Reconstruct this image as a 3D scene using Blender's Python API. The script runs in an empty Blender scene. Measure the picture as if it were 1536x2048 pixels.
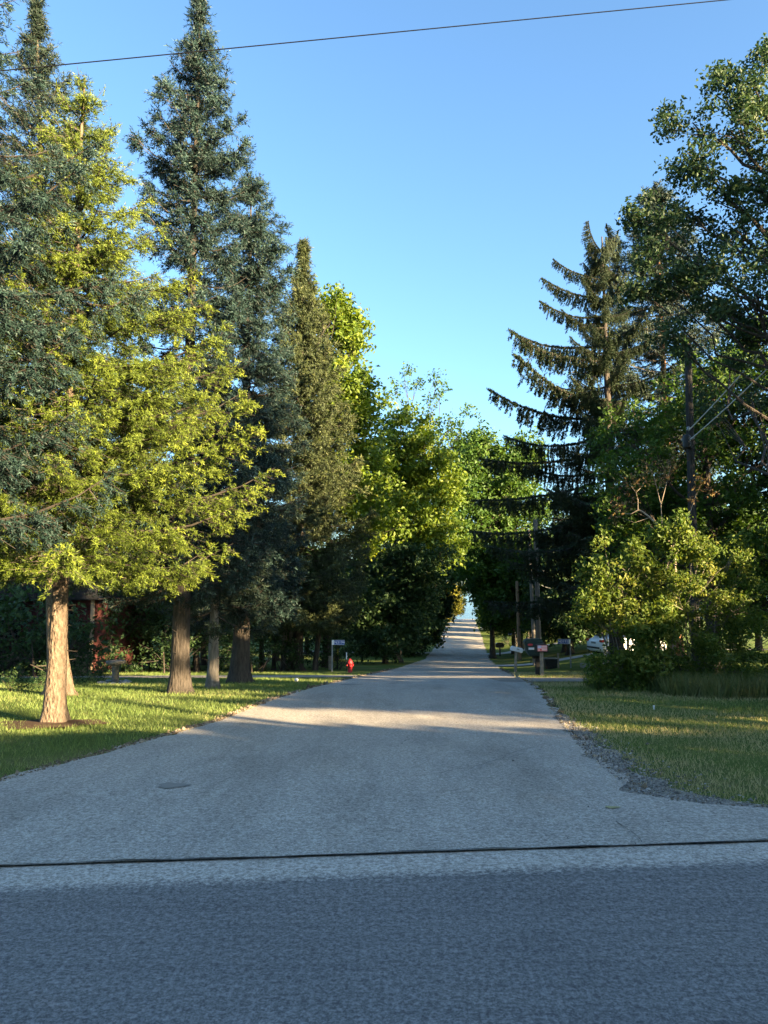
import bpy, bmesh, math, random
import numpy as np
from mathutils import Vector, Matrix
random.seed(11); rng = np.random.default_rng(11)
C = bpy.context.scene.collection
R = math.radians
# ------------------------------------------------------------------ camera, sky, sun, exposure
EYE = 1.6; PITCH = R(6.21); FPX = 1479.0
cam = bpy.data.cameras.new('camera'); cam.sensor_fit = 'VERTICAL'; cam.sensor_height = 36; cam.lens = 36*FPX/2048
cam.clip_start = .1; cam.clip_end = 20000
camo = bpy.data.objects.new('camera', cam); C.objects.link(camo)
camo.location = (0, 0, EYE); camo.rotation_euler = (math.pi/2 + PITCH, 0, 0)
bpy.context.scene.camera = camo
SUN_AZ, SUN_EL = R(50), R(15)            # azimuth measured from the way back to the camera, towards the right
S = np.array([math.sin(SUN_AZ)*math.cos(SUN_EL), -math.cos(SUN_AZ)*math.cos(SUN_EL), math.sin(SUN_EL)])
world = bpy.data.worlds.new('World'); bpy.context.scene.world = world; world.use_nodes = True
wn = world.node_tree.nodes; wl = world.node_tree.links
sky = wn.new('ShaderNodeTexSky'); sky.sky_type = 'NISHITA'; sky.sun_disc = False
sky.sun_elevation = SUN_EL; sky.sun_rotation = math.atan2(S[0], S[1])
sky.altitude = 100; sky.air_density = 1.0; sky.dust_density = 2.0; sky.ozone_density = 2.8
bg = wn['Background']; bg.inputs['Strength'].default_value = .05
tint = wn.new('ShaderNodeMix'); tint.data_type = 'RGBA'; tint.blend_type = 'MULTIPLY'; tint.inputs[0].default_value = 1; tint.inputs[7].default_value = (.82, .975, 1.01, 1)
wl.new(sky.outputs['Color'], tint.inputs[6]); wl.new(tint.outputs[2], bg.inputs['Color'])
sl = bpy.data.lights.new('sun', 'SUN'); sl.energy = 4.2; sl.angle = R(.45); sl.color = (1, .74, .42)
so = bpy.data.objects.new('sun', sl); C.objects.link(so); so.location = (60, -40, 30)
so.rotation_euler = Vector(S).to_track_quat('Z', 'Y').to_euler()
vs = bpy.context.scene.view_settings
vs.view_transform = 'Standard'; vs.look = 'None'; vs.gamma = 1; vs.use_curve_mapping = False; vs.exposure = 3.3
bpy.context.scene.cycles.max_bounces = 6
bpy.context.scene.cycles.diffuse_bounces = 3

# ------------------------------------------------------------------ terrain and projection
_py = [-400, -6, 0, 4.6, 6.2, 8, 12, 15.2, 18.9, 23, 28.3, 40, 60, 80, 101, 125, 148, 153, 160, 175, 200, 400]
_pz = [.2, 0, 0, -.01, -.06, -.16, -.45, -.56, -.79, -1.1, -1.52, -2.45, -3.74, -4.33, -4.32, -4.1, -3.82, -3.82, -4.5, -8.6, -9.5, -10]
_ty = np.arange(-400, 400, .25); _tz = np.interp(_ty, _py, _pz); _k = np.hanning(9); _k /= _k.sum()
_tz = np.convolve(np.pad(_tz, 4, 'edge'), _k, 'valid')
def sst(a, b, v):
    t = np.clip((np.asarray(v, float)-a)/(b-a), 0, 1); return t*t*(3-2*t)
def G(x, y):
    x = np.asarray(x, float); y = np.asarray(y, float)
    d = x - (.112*y + 1.7)
    return np.interp(y, _ty, _tz) + .9*sst(.5, 9, d)*sst(27, 42, y)*(1-sst(95, 140, y))
def g(x, y): return float(G(x, y))
def ray(px, pp):
    u = (1024-pp)/FPX; v = (px-768)/FPX
    return np.array([v, math.cos(PITCH)-u*math.sin(PITCH), math.sin(PITCH)+u*math.cos(PITCH)])
def at(px, pp, Y):                       # the point on the line of sight at distance Y
    d = ray(px, pp); d = d/d[1]
    return (d[0]*Y, Y, EYE+d[2]*Y)
def zp(pp, Y): return at(768, pp, Y)[2]
LY = ([5.0, 5.2, 5.5, 5.9, 6.3, 6.9, 8.5, 12, 15.8, 23.8, 40, 61, 80.5, 101, 148, 153], [-30, -14, -8, -5, -3.9, -3.45, -3.15, -2.67, -2.2, -1.23, .6, 3.35, 5.4, 7.7, 12.5, 13])
RY = ([5.0, 5.3, 5.45, 5.6, 5.9, 6.3, 8.5, 11.5, 14, 18.7, 27, 51, 77.5, 101, 148, 153], [30, 14, 5.0, 3.1, 2.4, 2.12, 2.3, 2.75, 3.12, 3.84, 4.75, 7.4, 10.5, 13.2, 18, 18.5])
def unshear(x, y): return y - .1*np.clip(x, -30, 30)*np.exp(-np.clip(y-5, 0, 20)/1.2)
def on_road(x, y, m=0.0):                # inside the paved area, m metres in from the edge
    w = unshear(x, y)
    side = (w > 4.9) & (w < 153) & (x > np.interp(w, *LY)+m) & (x < np.interp(w, *RY)-m)
    main = (y-.1*x < 5.3-m) & (y-.1*x > -4.6+m)
    return side | main

# ------------------------------------------------------------------ mesh helpers
def tag(o, label=None, cat=None, group=None, kind=None):
    if label: o['label'] = label
    if cat: o['category'] = cat
    if group: o['group'] = group
    if kind: o['kind'] = kind
    return o
def empty(name, loc=(0, 0, 0), label=None, cat=None, group=None, rz=0):
    o = bpy.data.objects.new(name, None); C.objects.link(o); o.location = loc; o.rotation_euler = (0, 0, rz)
    o.empty_display_size = .2
    return tag(o, label, cat, group)
def link(name, me, parent=None, mat=None):
    o = bpy.data.objects.new(name, me); C.objects.link(o)
    if parent: o.parent = parent
    if mat is not None: me.materials.append(mat)
    return o
def arrays(name, V, F, mat, parent=None, var=None, smooth=False, kind=None):
    V = np.ascontiguousarray(V, np.float32); F = np.ascontiguousarray(F, np.int32); n, k = F.shape
    me = bpy.data.meshes.new(name)
    me.vertices.add(len(V)); me.vertices.foreach_set('co', V.ravel())
    me.loops.add(n*k); me.loops.foreach_set('vertex_index', F.ravel())
    me.polygons.add(n); me.polygons.foreach_set('loop_start', np.arange(0, n*k, k, dtype=np.int32))
    if var is not None:
        a = me.attributes.new('var', 'FLOAT', 'FACE'); a.data.foreach_set('value', np.ascontiguousarray(var, np.float32))
    me.polygons.foreach_set('use_smooth', np.full(n, bool(smooth)))
    me.update(calc_edges=True)
    o = link(name, me, parent, mat)
    if kind: o['kind'] = kind
    return o
class Bag:                               # several quad/tri pieces joined into one mesh
    def __init__(s): s.V = []; s.F = []; s.n = 0; s.var = []
    def add(s, V, F, var=None):
        V = np.asarray(V, float); F = np.asarray(F, int)
        s.V.append(V); s.F.append(F+s.n); s.n += len(V)
        if var is not None: s.var.append(var)
    def build(s, name, mat, parent=None, smooth=False, kind=None):
        if not s.V: return None
        return arrays(name, np.concatenate(s.V), np.concatenate(s.F), mat, parent, np.concatenate(s.var) if s.var else None, smooth, kind)
def tube(P, rad, n=6, wob=0, seed=0, cap=True):
    P = np.asarray(P, float); m = len(P); rad = np.broadcast_to(np.asarray(rad, float), (m,))
    T = np.gradient(P, axis=0); T /= np.linalg.norm(T, axis=1, keepdims=True)+1e-9
    ref = np.where(np.abs(T[:, 2:3]) > .9, [[1., 0, 0]], [[0, 0, 1.]])
    A = np.cross(T, ref); A /= np.linalg.norm(A, axis=1, keepdims=True)+1e-9; B = np.cross(T, A)
    th = np.arange(n)*2*math.pi/n
    rr = rad[:, None]*np.ones((1, n))
    if wob: rr = rr*(1+wob*np.random.default_rng(seed).normal(size=(m, n)))
    V = P[:, None]+rr[..., None]*(np.cos(th)[None, :, None]*A[:, None]+np.sin(th)[None, :, None]*B[:, None])
    V = V.reshape(-1, 3); i, j = np.meshgrid(np.arange(m-1), np.arange(n), indexing='ij')
    F = np.stack([i*n+j, i*n+(j+1) % n, (i+1)*n+(j+1) % n, (i+1)*n+j], -1).reshape(-1, 4)
    if cap and n == 4 or cap and n == 8:
        pass
    return V, F
def prisms(A, B, ra, rb):                # many thin tapered three-sided sticks
    A = np.asarray(A, float); B = np.asarray(B, float); N = len(A)
    T = B-A; T = T/(np.linalg.norm(T, axis=1, keepdims=True)+1e-9)
    ref = np.where(np.abs(T[:, 2:3]) > .9, [[1., 0, 0]], [[0, 0, 1.]])
    X = np.cross(T, ref); X /= np.linalg.norm(X, axis=1, keepdims=True)+1e-9; Y = np.cross(T, X)
    ra = np.broadcast_to(ra, (N,))[:, None]; rb = np.broadcast_to(rb, (N,))[:, None]
    vs_ = []
    for P, r in ((A, ra), (B, rb)):
        for a in (0, 2.094, 4.189): vs_.append(P+r*(math.cos(a)*X+math.sin(a)*Y))
    V = np.stack(vs_, 1).reshape(-1, 3); b = (np.arange(N)*6)[:, None]
    F = np.concatenate([b+np.array([[0, 1, 4, 3]]), b+np.array([[1, 2, 5, 4]]), b+np.array([[2, 0, 3, 5]])], 0)
    return V, F
def finish(name, bm, mat, parent=None, smooth=False):
    me = bpy.data.meshes.new(name); bmesh.ops.recalc_face_normals(bm, faces=bm.faces); bm.to_mesh(me); bm.free()
    if smooth: me.polygons.foreach_set('use_smooth', [True]*len(me.polygons))
    return link(name, me, parent, mat)
def box(name, size, loc, mat, parent=None, bev=0, rot=(0, 0, 0)):
    bm = bmesh.new(); bmesh.ops.create_cube(bm, size=1)
    bmesh.ops.scale(bm, vec=size, verts=bm.verts)
    if bev: bmesh.ops.bevel(bm, geom=bm.edges[:], offset=bev, segments=2, affect='EDGES')
    o = finish(name, bm, mat, parent); o.location = loc; o.rotation_euler = rot; return o
def lathe(name, prof, mat, parent=None, n=16, loc=(0, 0, 0), rot=(0, 0, 0), smooth=True):
    V = []; F = []
    for r, z in prof:
        for k in range(n): V.append((r*math.cos(2*math.pi*k/n), r*math.sin(2*math.pi*k/n), z))
    for i in range(len(prof)-1):
        for k in range(n): F.append((i*n+k, i*n+(k+1) % n, (i+1)*n+(k+1) % n, (i+1)*n+k))
    o = arrays(name, V, F, mat, parent, None, smooth); o.location = loc; o.rotation_euler = rot; return o
def prism(name, outline, depth, mat, parent=None, loc=(0, 0, 0), rot=(0, 0, 0), bev=0):   # outline in xz, depth along y
    bm = bmesh.new(); vs_ = [bm.verts.new((x, -depth/2, z)) for x, z in outline]
    f = bm.faces.new(vs_); r = bmesh.ops.extrude_face_region(bm, geom=[f])
    bmesh.ops.translate(bm, vec=(0, depth, 0), verts=[e for e in r['geom'] if isinstance(e, bmesh.types.BMVert)])
    if bev: bmesh.ops.bevel(bm, geom=bm.edges[:], offset=bev, segments=2, affect='EDGES')
    o = finish(name, bm, mat, parent); o.location = loc; o.rotation_euler = rot; return o

# ------------------------------------------------------------------ materials
def M(name): 
    m = bpy.data.materials.new(name); m.use_nodes = True; return m, m.node_tree.nodes, m.node_tree.links, m.node_tree.nodes['Principled BSDF']
def ramp(n, stops):
    r = n.new('ShaderNodeValToRGB'); e = r.color_ramp.elements
    while len(e) < len(stops): e.new(.5)
    for q, (p, c) in zip(e, stops): q.position = p; q.color = (*c, 1)
    return r
def noise(n, l, scale, detail=4, rough=.6, vec=None, dim=None):
    t = n.new('ShaderNodeTexNoise'); t.inputs['Scale'].default_value = scale; t.inputs['Detail'].default_value = detail; t.inputs['Roughness'].default_value = rough
    if vec is not None: l.new(vec, t.inputs['Vector'])
    return t
def mixc(n, l, fac, a, b, mode='MIX'):
    m = n.new('ShaderNodeMix'); m.data_type = 'RGBA'; m.blend_type = mode
    for s_, v in ((m.inputs[0], fac), (m.inputs[6], a), (m.inputs[7], b)):
        if isinstance(v, (int, float)): s_.default_value = v
        elif isinstance(v, tuple): s_.default_value = (*v, 1)
        else: l.new(v, s_)
    return m.outputs[2]
def pos(n, l, scale=(1, 1, 1)):
    tc = n.new('ShaderNodeTexCoord'); mp = n.new('ShaderNodeMapping'); l.new(tc.outputs['Object'], mp.inputs['Vector']); mp.inputs['Scale'].default_value = scale
    return mp.outputs['Vector']
def bump(n, l, h, strength, dist, p):
    b = n.new('ShaderNodeBump'); b.inputs['Strength'].default_value = strength; b.inputs['Distance'].default_value = dist
    l.new(h, b.inputs['Height']); l.new(b.outputs['Normal'], p.inputs['Normal'])
def leafmat(name, c0, c1, c2, trans=.3, rough=.55):
    m, n, l, p = M(name)
    a = n.new('ShaderNodeAttribute'); a.attribute_name = 'var'
    r = ramp(n, [(0, c0), (.55, c1), (1, c2)]); l.new(a.outputs['Fac'], r.inputs['Fac'])
    l.new(r.outputs['Color'], p.inputs['Base Color']); p.inputs['Roughness'].default_value = rough; p.inputs['Specular IOR Level'].default_value = .3
    if trans:
        t = n.new('ShaderNodeBsdfTranslucent'); mx = n.new('ShaderNodeMixShader'); mx.inputs[0].default_value = trans
        g_ = n.new('ShaderNodeHueSaturation'); g_.inputs['Value'].default_value = 1.25; g_.inputs['Saturation'].default_value = 1.1; g_.inputs['Hue'].default_value = .485
        l.new(r.outputs['Color'], g_.inputs['Color']); l.new(g_.outputs['Color'], t.inputs['Color'])
        l.new(p.outputs['BSDF'], mx.inputs[1]); l.new(t.outputs['BSDF'], mx.inputs[2]); l.new(mx.outputs[0], n['Material Output'].inputs['Surface'])
    return m
def barkmat(name, c0, c1, sx=6, sz=1.2):
    m, n, l, p = M(name); v = pos(n, l, (sx, sx, sz))
    t = noise(n, l, 3, 6, .65, v); vo = n.new('ShaderNodeTexVoronoi'); vo.inputs['Scale'].default_value = 3.5; l.new(v, vo.inputs['Vector'])
    r = ramp(n, [(.3, c0), (.7, c1)]); l.new(t.outputs['Fac'], r.inputs['Fac'])
    r2 = ramp(n, [(.02, (.45, .42, .4)), (.3, (1, 1, 1))]); l.new(vo.outputs['Distance'], r2.inputs['Fac'])
    l.new(mixc(n, l, .6, r.outputs['Color'], r2.outputs['Color'], 'MULTIPLY'), p.inputs['Base Color'])
    ad = n.new('ShaderNodeMath'); ad.operation = 'ADD'; l.new(t.outputs['Fac'], ad.inputs[0]); l.new(vo.outputs['Distance'], ad.inputs[1])
    p.inputs['Roughness'].default_value = .9; p.inputs['Specular IOR Level'].default_value = .15; bump(n, l, ad.outputs[0], .9, .03, p); return m
def plain(name, c, rough=.6, metal=0, vary=.12, scale=9, spec=.4):
    m, n, l, p = M(name); t = noise(n, l, scale, 5, .6, pos(n, l))
    r = ramp(n, [(.25, tuple(x*(1-vary) for x in c)), (.75, tuple(min(1, x*(1+vary)) for x in c))]); l.new(t.outputs['Fac'], r.inputs['Fac'])
    l.new(r.outputs['Color'], p.inputs['Base Color']); p.inputs['Roughness'].default_value = rough; p.inputs['Metallic'].default_value = metal; p.inputs['Specular IOR Level'].default_value = spec
    return m
def asphalt(name, lo, mid, hi, lane=False):
    m, n, l, p = M(name); v = pos(n, l)
    f1 = noise(n, l, 64, 3, .85, v); f2 = noise(n, l, 30, 3, .75, v); f3 = noise(n, l, .9, 5, .6, v)
    vo = n.new('ShaderNodeTexVoronoi'); vo.inputs['Scale'].default_value = 105; l.new(v, vo.inputs['Vector'])
    s1 = n.new('ShaderNodeMath'); s1.operation = 'MULTIPLY_ADD'; s1.inputs[1].default_value = .55; l.new(f1.outputs['Fac'], s1.inputs[0]); 
    s2 = n.new('ShaderNodeMath'); s2.operation = 'MULTIPLY'; s2.inputs[1].default_value = .45; l.new(f2.outputs['Fac'], s2.inputs[0]); l.new(s2.outputs[0], s1.inputs[2])
    r = ramp(n, [(.405, lo), (.5, mid), (.595, hi)]); l.new(s1.outputs[0], r.inputs['Fac'])
    st = ramp(n, [(0, (.8, .8, .8)), (1, (1.0, 1.0, 1.0))]); sep = n.new('ShaderNodeSeparateColor'); l.new(vo.outputs['Color'], sep.inputs[0]); l.new(sep.outputs[0], st.inputs['Fac'])
    c = mixc(n, l, .8, r.outputs['Color'], st.outputs['Color'], 'MULTIPLY')
    bl = ramp(n, [(.3, (.8, .8, .8)), (.5, (1, 1, 1)), (.72, (1.0, .98, .95))]); l.new(f3.outputs['Fac'], bl.inputs['Fac'])
    c = mixc(n, l, .75, c, bl.outputs['Color'], 'MULTIPLY')
    # streaks worn along the wheel tracks
    wv = noise(n, l, 1.0, 4, .7, pos(n, l, (.5, 9, 1) if lane else (2.2, .12, 1)))
    wr = ramp(n, [(.35, (.72, .72, .74)), (.55, (1, 1, 1))]); l.new(wv.outputs['Fac'], wr.inputs['Fac'])
    c = mixc(n, l, .5 if lane else .35, c, wr.outputs['Color'], 'MULTIPLY')
    if lane:    # the darker lane course ends raggedly 0.35 m short of the seam; beyond it lies the pale chip seal of the side road
        sp = n.new('ShaderNodeSeparateXYZ'); l.new(v, sp.inputs[0])
        ax = n.new('ShaderNodeMath'); ax.operation = 'MULTIPLY_ADD'; ax.inputs[1].default_value = -.1; l.new(sp.outputs[0], ax.inputs[0]); l.new(sp.outputs[1], ax.inputs[2])
        an = n.new('ShaderNodeMath'); an.operation = 'MULTIPLY_ADD'; an.inputs[1].default_value = .22; l.new(f2.outputs['Fac'], an.inputs[0]); l.new(ax.outputs[0], an.inputs[2])
        mr = n.new('ShaderNodeMapRange'); mr.inputs[1].default_value = 4.47; mr.inputs[2].default_value = 4.6; l.new(an.outputs[0], mr.inputs[0])
        r3 = ramp(n, [(.405, lane[0]), (.5, lane[1]), (.595, lane[2])]); l.new(s1.outputs[0], r3.inputs['Fac'])
        c = mixc(n, l, mr.outputs[0], c, r3.outputs['Color'])
    if not lane:  # darker oil and tyre staining in drifting patches
        ob = noise(n, l, .55, 6, .7, pos(n, l, (1.6, .35, 1))); orr = ramp(n, [(.36, (.7, .69, .68)), (.5, (1, 1, 1))]); l.new(ob.outputs['Fac'], orr.inputs['Fac']); c = mixc(n, l, .7, c, orr.outputs['Color'], 'MULTIPLY')
    l.new(c, p.inputs['Base Color']); p.inputs['Roughness'].default_value = .93; p.inputs['Specular IOR Level'].default_value = .25
    bump(n, l, s1.outputs[0], .6, .008, p); return m
PALE = ((.2, .185, .16), (.37, .345, .3), (.56, .53, .475))
m_main = asphalt('main_asphalt', (.095, .093, .09), (.18, .176, .17), (.29, .284, .275), PALE)
m_side = asphalt('chip_seal', *PALE)
m_seal = plain('crack_sealant', (.012, .012, .013), .6)
m_patch = plain('road_patch', (.21, .2, .18), .9)
m_yel = plain('yellow_spray_paint', (.3, .285, .13), .8)
m_drive = plain('driveway_gravel', (.24, .215, .185), .95, vary=.35, scale=14, spec=.1)
m_conc = plain('concrete', (.36, .35, .33), .9, vary=.2, scale=5)
def grassground():
    m, n, l, p = M('lawn_ground'); v = pos(n, l)
    a = noise(n, l, .45, 6, .65, v); b = noise(n, l, 22, 4, .7, v); c = noise(n, l, 5, 4, .65, v)
    r = ramp(n, [(.3, (.07, .11, .028)), (.52, (.12, .165, .045)), (.72, (.18, .165, .08))]); l.new(a.outputs['Fac'], r.inputs['Fac'])
    k = ramp(n, [(.3, (.45, .45, .45)), (.65, (1.1, 1.1, 1.0))]); l.new(b.outputs['Fac'], k.inputs['Fac'])
    d = ramp(n, [(.62, (0, 0, 0)), (.75, (1, 1, 1))]); l.new(c.outputs['Fac'], d.inputs['Fac'])
    cc = mixc(n, l, .8, r.outputs['Color'], k.outputs['Color'], 'MULTIPLY')
    l.new(mixc(n, l, d.outputs['Color'], cc, (.11, .09, .045)), p.inputs['Base Color'])
    p.inputs['Roughness'].default_value = 1; p.inputs['Specular IOR Level'].default_value = .05; bump(n, l, b.outputs['Fac'], 1, .05, p); return m
m_ground = grassground()
m_blade = leafmat('grass_blade', (.1, .16, .04), (.185, .245, .07), (.48, .41, .21), .4)
m_soil = plain('bare_soil', (.075, .052, .035), 1, vary=.4, scale=20, spec=.05)
def watermat():
    m, n, l, p = M('lake_water'); p.inputs['Base Color'].default_value = (.02, .05, .09, 1); p.inputs['Roughness'].default_value = .12
    t = noise(n, l, .5, 5, .6, pos(n, l, (.5, 1, 1))); bump(n, l, t.outputs['Fac'], .6, .6, p); return m
m_bark_spruce = barkmat('spruce_bark', (.07, .051, .037), (.195, .152, .112), 7, 3.5)
m_bark_dark = barkmat('dark_bark', (.03, .026, .022), (.085, .072, .06))
m_bark_grey = barkmat('grey_bark', (.10, .092, .08), (.21, .19, .165))
m_twig = plain('twig_wood', (.055, .045, .036), .9, vary=.3)
m_pale_twig = plain('pale_dead_wood', (.34, .28, .21), .9, vary=.25)
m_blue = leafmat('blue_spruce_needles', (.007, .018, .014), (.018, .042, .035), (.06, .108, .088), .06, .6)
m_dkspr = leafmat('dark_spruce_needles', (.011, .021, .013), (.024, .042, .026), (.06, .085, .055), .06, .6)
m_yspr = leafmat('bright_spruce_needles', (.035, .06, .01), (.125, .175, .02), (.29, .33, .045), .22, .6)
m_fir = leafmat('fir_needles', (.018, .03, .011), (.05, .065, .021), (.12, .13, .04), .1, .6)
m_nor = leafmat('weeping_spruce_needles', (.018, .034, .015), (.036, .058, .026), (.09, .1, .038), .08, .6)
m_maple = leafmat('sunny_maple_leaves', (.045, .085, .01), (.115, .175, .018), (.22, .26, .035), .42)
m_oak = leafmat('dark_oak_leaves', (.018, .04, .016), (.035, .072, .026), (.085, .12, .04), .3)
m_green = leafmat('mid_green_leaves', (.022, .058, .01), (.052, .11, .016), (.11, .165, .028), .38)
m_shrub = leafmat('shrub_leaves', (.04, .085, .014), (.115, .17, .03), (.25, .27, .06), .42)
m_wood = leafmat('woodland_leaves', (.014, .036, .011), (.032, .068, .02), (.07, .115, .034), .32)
m_red = leafmat('bronze_young_leaves', (.1, .06, .03), (.2, .13, .05), (.3, .24, .08), .3)
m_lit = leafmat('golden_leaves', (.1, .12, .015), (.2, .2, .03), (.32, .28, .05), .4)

# ------------------------------------------------------------------ setting: ground, water, roads
def sheet(name, xs, ys, fn, mat, dz):
    X, Y = np.meshgrid(xs, ys); X, Y = fn(X, Y); Z = G(X, Y)+dz(X, Y)
    V = np.stack([X, Y, Z], -1).reshape(-1, 3); m, n = X.shape
    i, j = np.meshgrid(np.arange(m-1), np.arange(n-1), indexing='ij')
    F = np.stack([i*n+j, i*n+j+1, (i+1)*n+j+1, (i+1)*n+j], -1).reshape(-1, 4)
    return tag(arrays(name, V, F, mat, smooth=True), kind='structure')
xs = np.concatenate([[-400, -300, -200, -140, -100, -75, -55, -42], np.arange(-32, -14, 1), np.arange(-14, 24, .6), np.arange(24, 45, 1.5), [50, 62, 80, 110, 160, 220, 300, 400]])
ys = np.concatenate([[-300, -200, -130, -90, -60, -40, -28, -20, -14, -10, -7], np.arange(-5.5, 36, .55), np.arange(36, 100, 1), np.arange(100, 178, 3), [190, 210]])
bumpy = lambda X, Y: .012*np.sin(X*2.1+Y*.7)+.012*np.sin(Y*3.3-X*1.3)
sheet('ground', xs, ys, lambda X, Y: (X, Y), m_ground, lambda X, Y: np.where(on_road(X, Y, .8) & on_road(X, Y+.8, .8) & on_road(X, Y-.8, .0), -.05, bumpy(X, Y)*np.where(on_road(X, Y, -.5), 0, 1)))
water = arrays('lake_water', [(-6000, 150, -8), (6000, 150, -8), (6000, 12000, -8), (-6000, 12000, -8)], [(0, 1, 2, 3)], watermat()); tag(water, kind='structure')
jit = lambda w, s: .06*np.sin(w*3.1+s)+.04*np.sin(w*7.3+s*2)+.02*np.sin(w*13+s)
def side_fn(T, W):
    w = W; l_ = np.interp(w, *LY)+jit(w, 1)*np.clip(w-5.4, 0, 1); r_ = np.interp(w, *RY)+jit(w, 4)*1.4*np.clip(w-5.4, 0, 1)
    X = l_+(r_-l_)*T
    Y = w+.1*np.clip(X, -30, 30)*np.exp(-np.clip(w-5, 0, 20)/1.2)
    return X, Y
wr = np.concatenate([np.arange(4.77, 12, .1), np.arange(12, 40, .25), np.arange(40, 153.1, 1)])
side_road = sheet('side_road', np.linspace(0, 1, 25), wr, side_fn, m_side, lambda X, Y: .02)
sheet('road_shoulder', np.linspace(-60, 60, 161), np.linspace(4.76, 5.36, 4), lambda X, W: (X, W+.1*X+np.where(W > 5.3, jit(X, 2)*.6, 0)), m_side, lambda X, Y: .004)
main_road = sheet('main_road', np.linspace(-60, 60, 121), np.linspace(-4.6, 4.77, 21), lambda X, W: (X, W+.1*X), m_main, lambda X, Y: .008)
# the tarred seam between the two roads, with its short branch
def ribbon(name, P, w, mat, parent, dz):
    P = np.asarray(P, float); T = np.gradient(P, axis=0); T /= np.linalg.norm(T, axis=1, keepdims=True); N_ = np.stack([-T[:, 1], T[:, 0]], 1)
    ww = w*(1+.45*np.sin(np.arange(len(P))*1.7)*np.sin(np.arange(len(P))*.37)+.3*np.random.default_rng(3).normal(size=len(P))).clip(.35, 2.2)[:, None]
    A = P-N_*ww/2; B = P+N_*ww/2; Q = np.stack([A, B], 1).reshape(-1, 2); V = np.column_stack([Q, G(Q[:, 0], Q[:, 1])+dz])
    i = np.arange(len(P)-1)[:, None]*2; F = i+np.array([[0, 1, 3, 2]]); return arrays(name, V, F, mat, parent)
sx = np.arange(-20, 20, .15)
ribbon('sealed_seam', np.column_stack([sx, 4.76+.1*sx+.012*np.sin(sx*3)+  .008*np.sin(sx*11)]), .0115, m_seal, main_road, .026)
ribbon('crack', np.column_stack([1.66+.015*np.sin(np.linspace(0, 5, 12)), np.linspace(4.96, 5.45, 12)]), .005, m_seal, side_road, .027)
for (px, pp, rx, ry, m_, nm) in ((345, 1577, .13, .055, m_patch, 'dark_patch'), (1225, 1622, .055, .016, m_yel, 'yellow_paint_mark'), (700, 1371, .3, .12, m_patch, 'dark_patch')):
    d = ray(px, pp); d = d/d[1]; yy = next(y for y in np.arange(3, 60, .02) if EYE+d[2]*y < g(d[0]*y, y)); xx = d[0]*yy
    a = np.linspace(0, 2*math.pi, 25)[:-1]; rr = 1+.18*np.sin(a*3+1)+.1*np.sin(a*7)
    X = xx+rx*rr*np.cos(a); Y = yy+ry*rr*np.sin(a)*2
    arrays(nm, np.column_stack([X, Y, G(X, Y)+.026]), [list(range(24))], m_, side_road)
for k_ in range(9):                      # hairline cracks
    r_ = np.random.default_rng(900+k_); y0 = r_.uniform(5.6, 17); x0 = np.interp(y0, *LY)+r_.uniform(.1, .9)*(np.interp(y0, *RY)-np.interp(y0, *LY)); a_ = r_.uniform(-.5, .5)+(1.57 if k_ % 3 else 0); n_ = 22
    st_ = np.cumsum(np.column_stack([np.cos(a_+np.cumsum(r_.normal(size=n_)*.35)*.5), np.sin(a_+np.cumsum(r_.normal(size=n_)*.35)*.5)])*.07, axis=0); P_ = st_+[x0, y0]
    if on_road(P_[:, 0], P_[:, 1], .1).all(): ribbon('crack', P_, .006, m_seal, side_road, .0255)
def bed_fn(T, W):
    r_ = np.interp(W, *RY); X = r_-.2+T*(.2+(.27*np.clip(1.35-(W-5.3)*.13, .25, 1.4)+jit(W, 7)*1.4)); return X, W+.1*np.clip(X, -30, 30)*np.exp(-np.clip(W-5, 0, 20)/1.2)
m_bed, n_, l_, p_ = M('stony_soil'); v_ = pos(n_, l_); t1 = noise(n_, l_, 38, 4, .75, v_); r1_ = ramp(n_, [(.35, (.09, .078, .06)), (.5, (.2, .185, .155)), (.63, (.44, .42, .38))]); l_.new(t1.outputs['Fac'], r1_.inputs['Fac']); l_.new(r1_.outputs['Color'], p_.inputs['Base Color']); p_.inputs['Roughness'].default_value = 1; bump(n_, l_, t1.outputs['Fac'], 1, .03, p_)
sheet('gravel_shoulder', np.linspace(0, 1, 6), np.arange(5.34, 13, .1), bed_fn, m_bed, lambda X, Y: .013)
# driveways
def drive(name, P, wd, mat, dz=.03):
    P = np.asarray(P, float); t = np.linspace(0, len(P)-1, 60); X = np.interp(t, range(len(P)), P[:, 0]); Y = np.interp(t, range(len(P)), P[:, 1])
    T = np.gradient(np.stack([X, Y], 1), axis=0); T /= np.linalg.norm(T, axis=1, keepdims=True); N_ = np.stack([-T[:, 1], T[:, 0]], 1)
    c = np.linspace(-.5, .5, 7)[None, :]*(wd+.25*np.sin(t*5)[:, None]*.5+.3*np.sin(t*13)[:, None]*.3)
    Q = np.stack([X, Y], 1)[:, None]+c[..., None]*N_[:, None]; Q = Q.reshape(-1, 2)
    V = np.column_stack([Q, G(Q[:, 0], Q[:, 1])+dz]); i, j = np.meshgrid(np.arange(59), np.arange(6), indexing='ij')
    F = np.stack([i*7+j, i*7+j+1, (i+1)*7+j+1, (i+1)*7+j], -1).reshape(-1, 4); return tag(arrays(name, V, F, mat, smooth=True), kind='structure')
drive('left_driveway', [(-.5, 27.6), (-4, 26.9), (-10, 26.4), (-20, 26.2), (-34, 27)], 2.6, m_drive)
drive('right_driveway', [(3.5, 24.0), (7, 23.9), (10, 23.2), (16, 22), (30, 20)], 3.4, m_drive)
drive('concrete_driveway', [(6.6, 45), (9, 45.2), (12, 46.5), (16, 48), (26, 49)], 2.6, m_conc)
drive('far_driveway', [(9, 68), (11.5, 69), (14, 72), (20, 74)], 2.2, m_conc)
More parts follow.
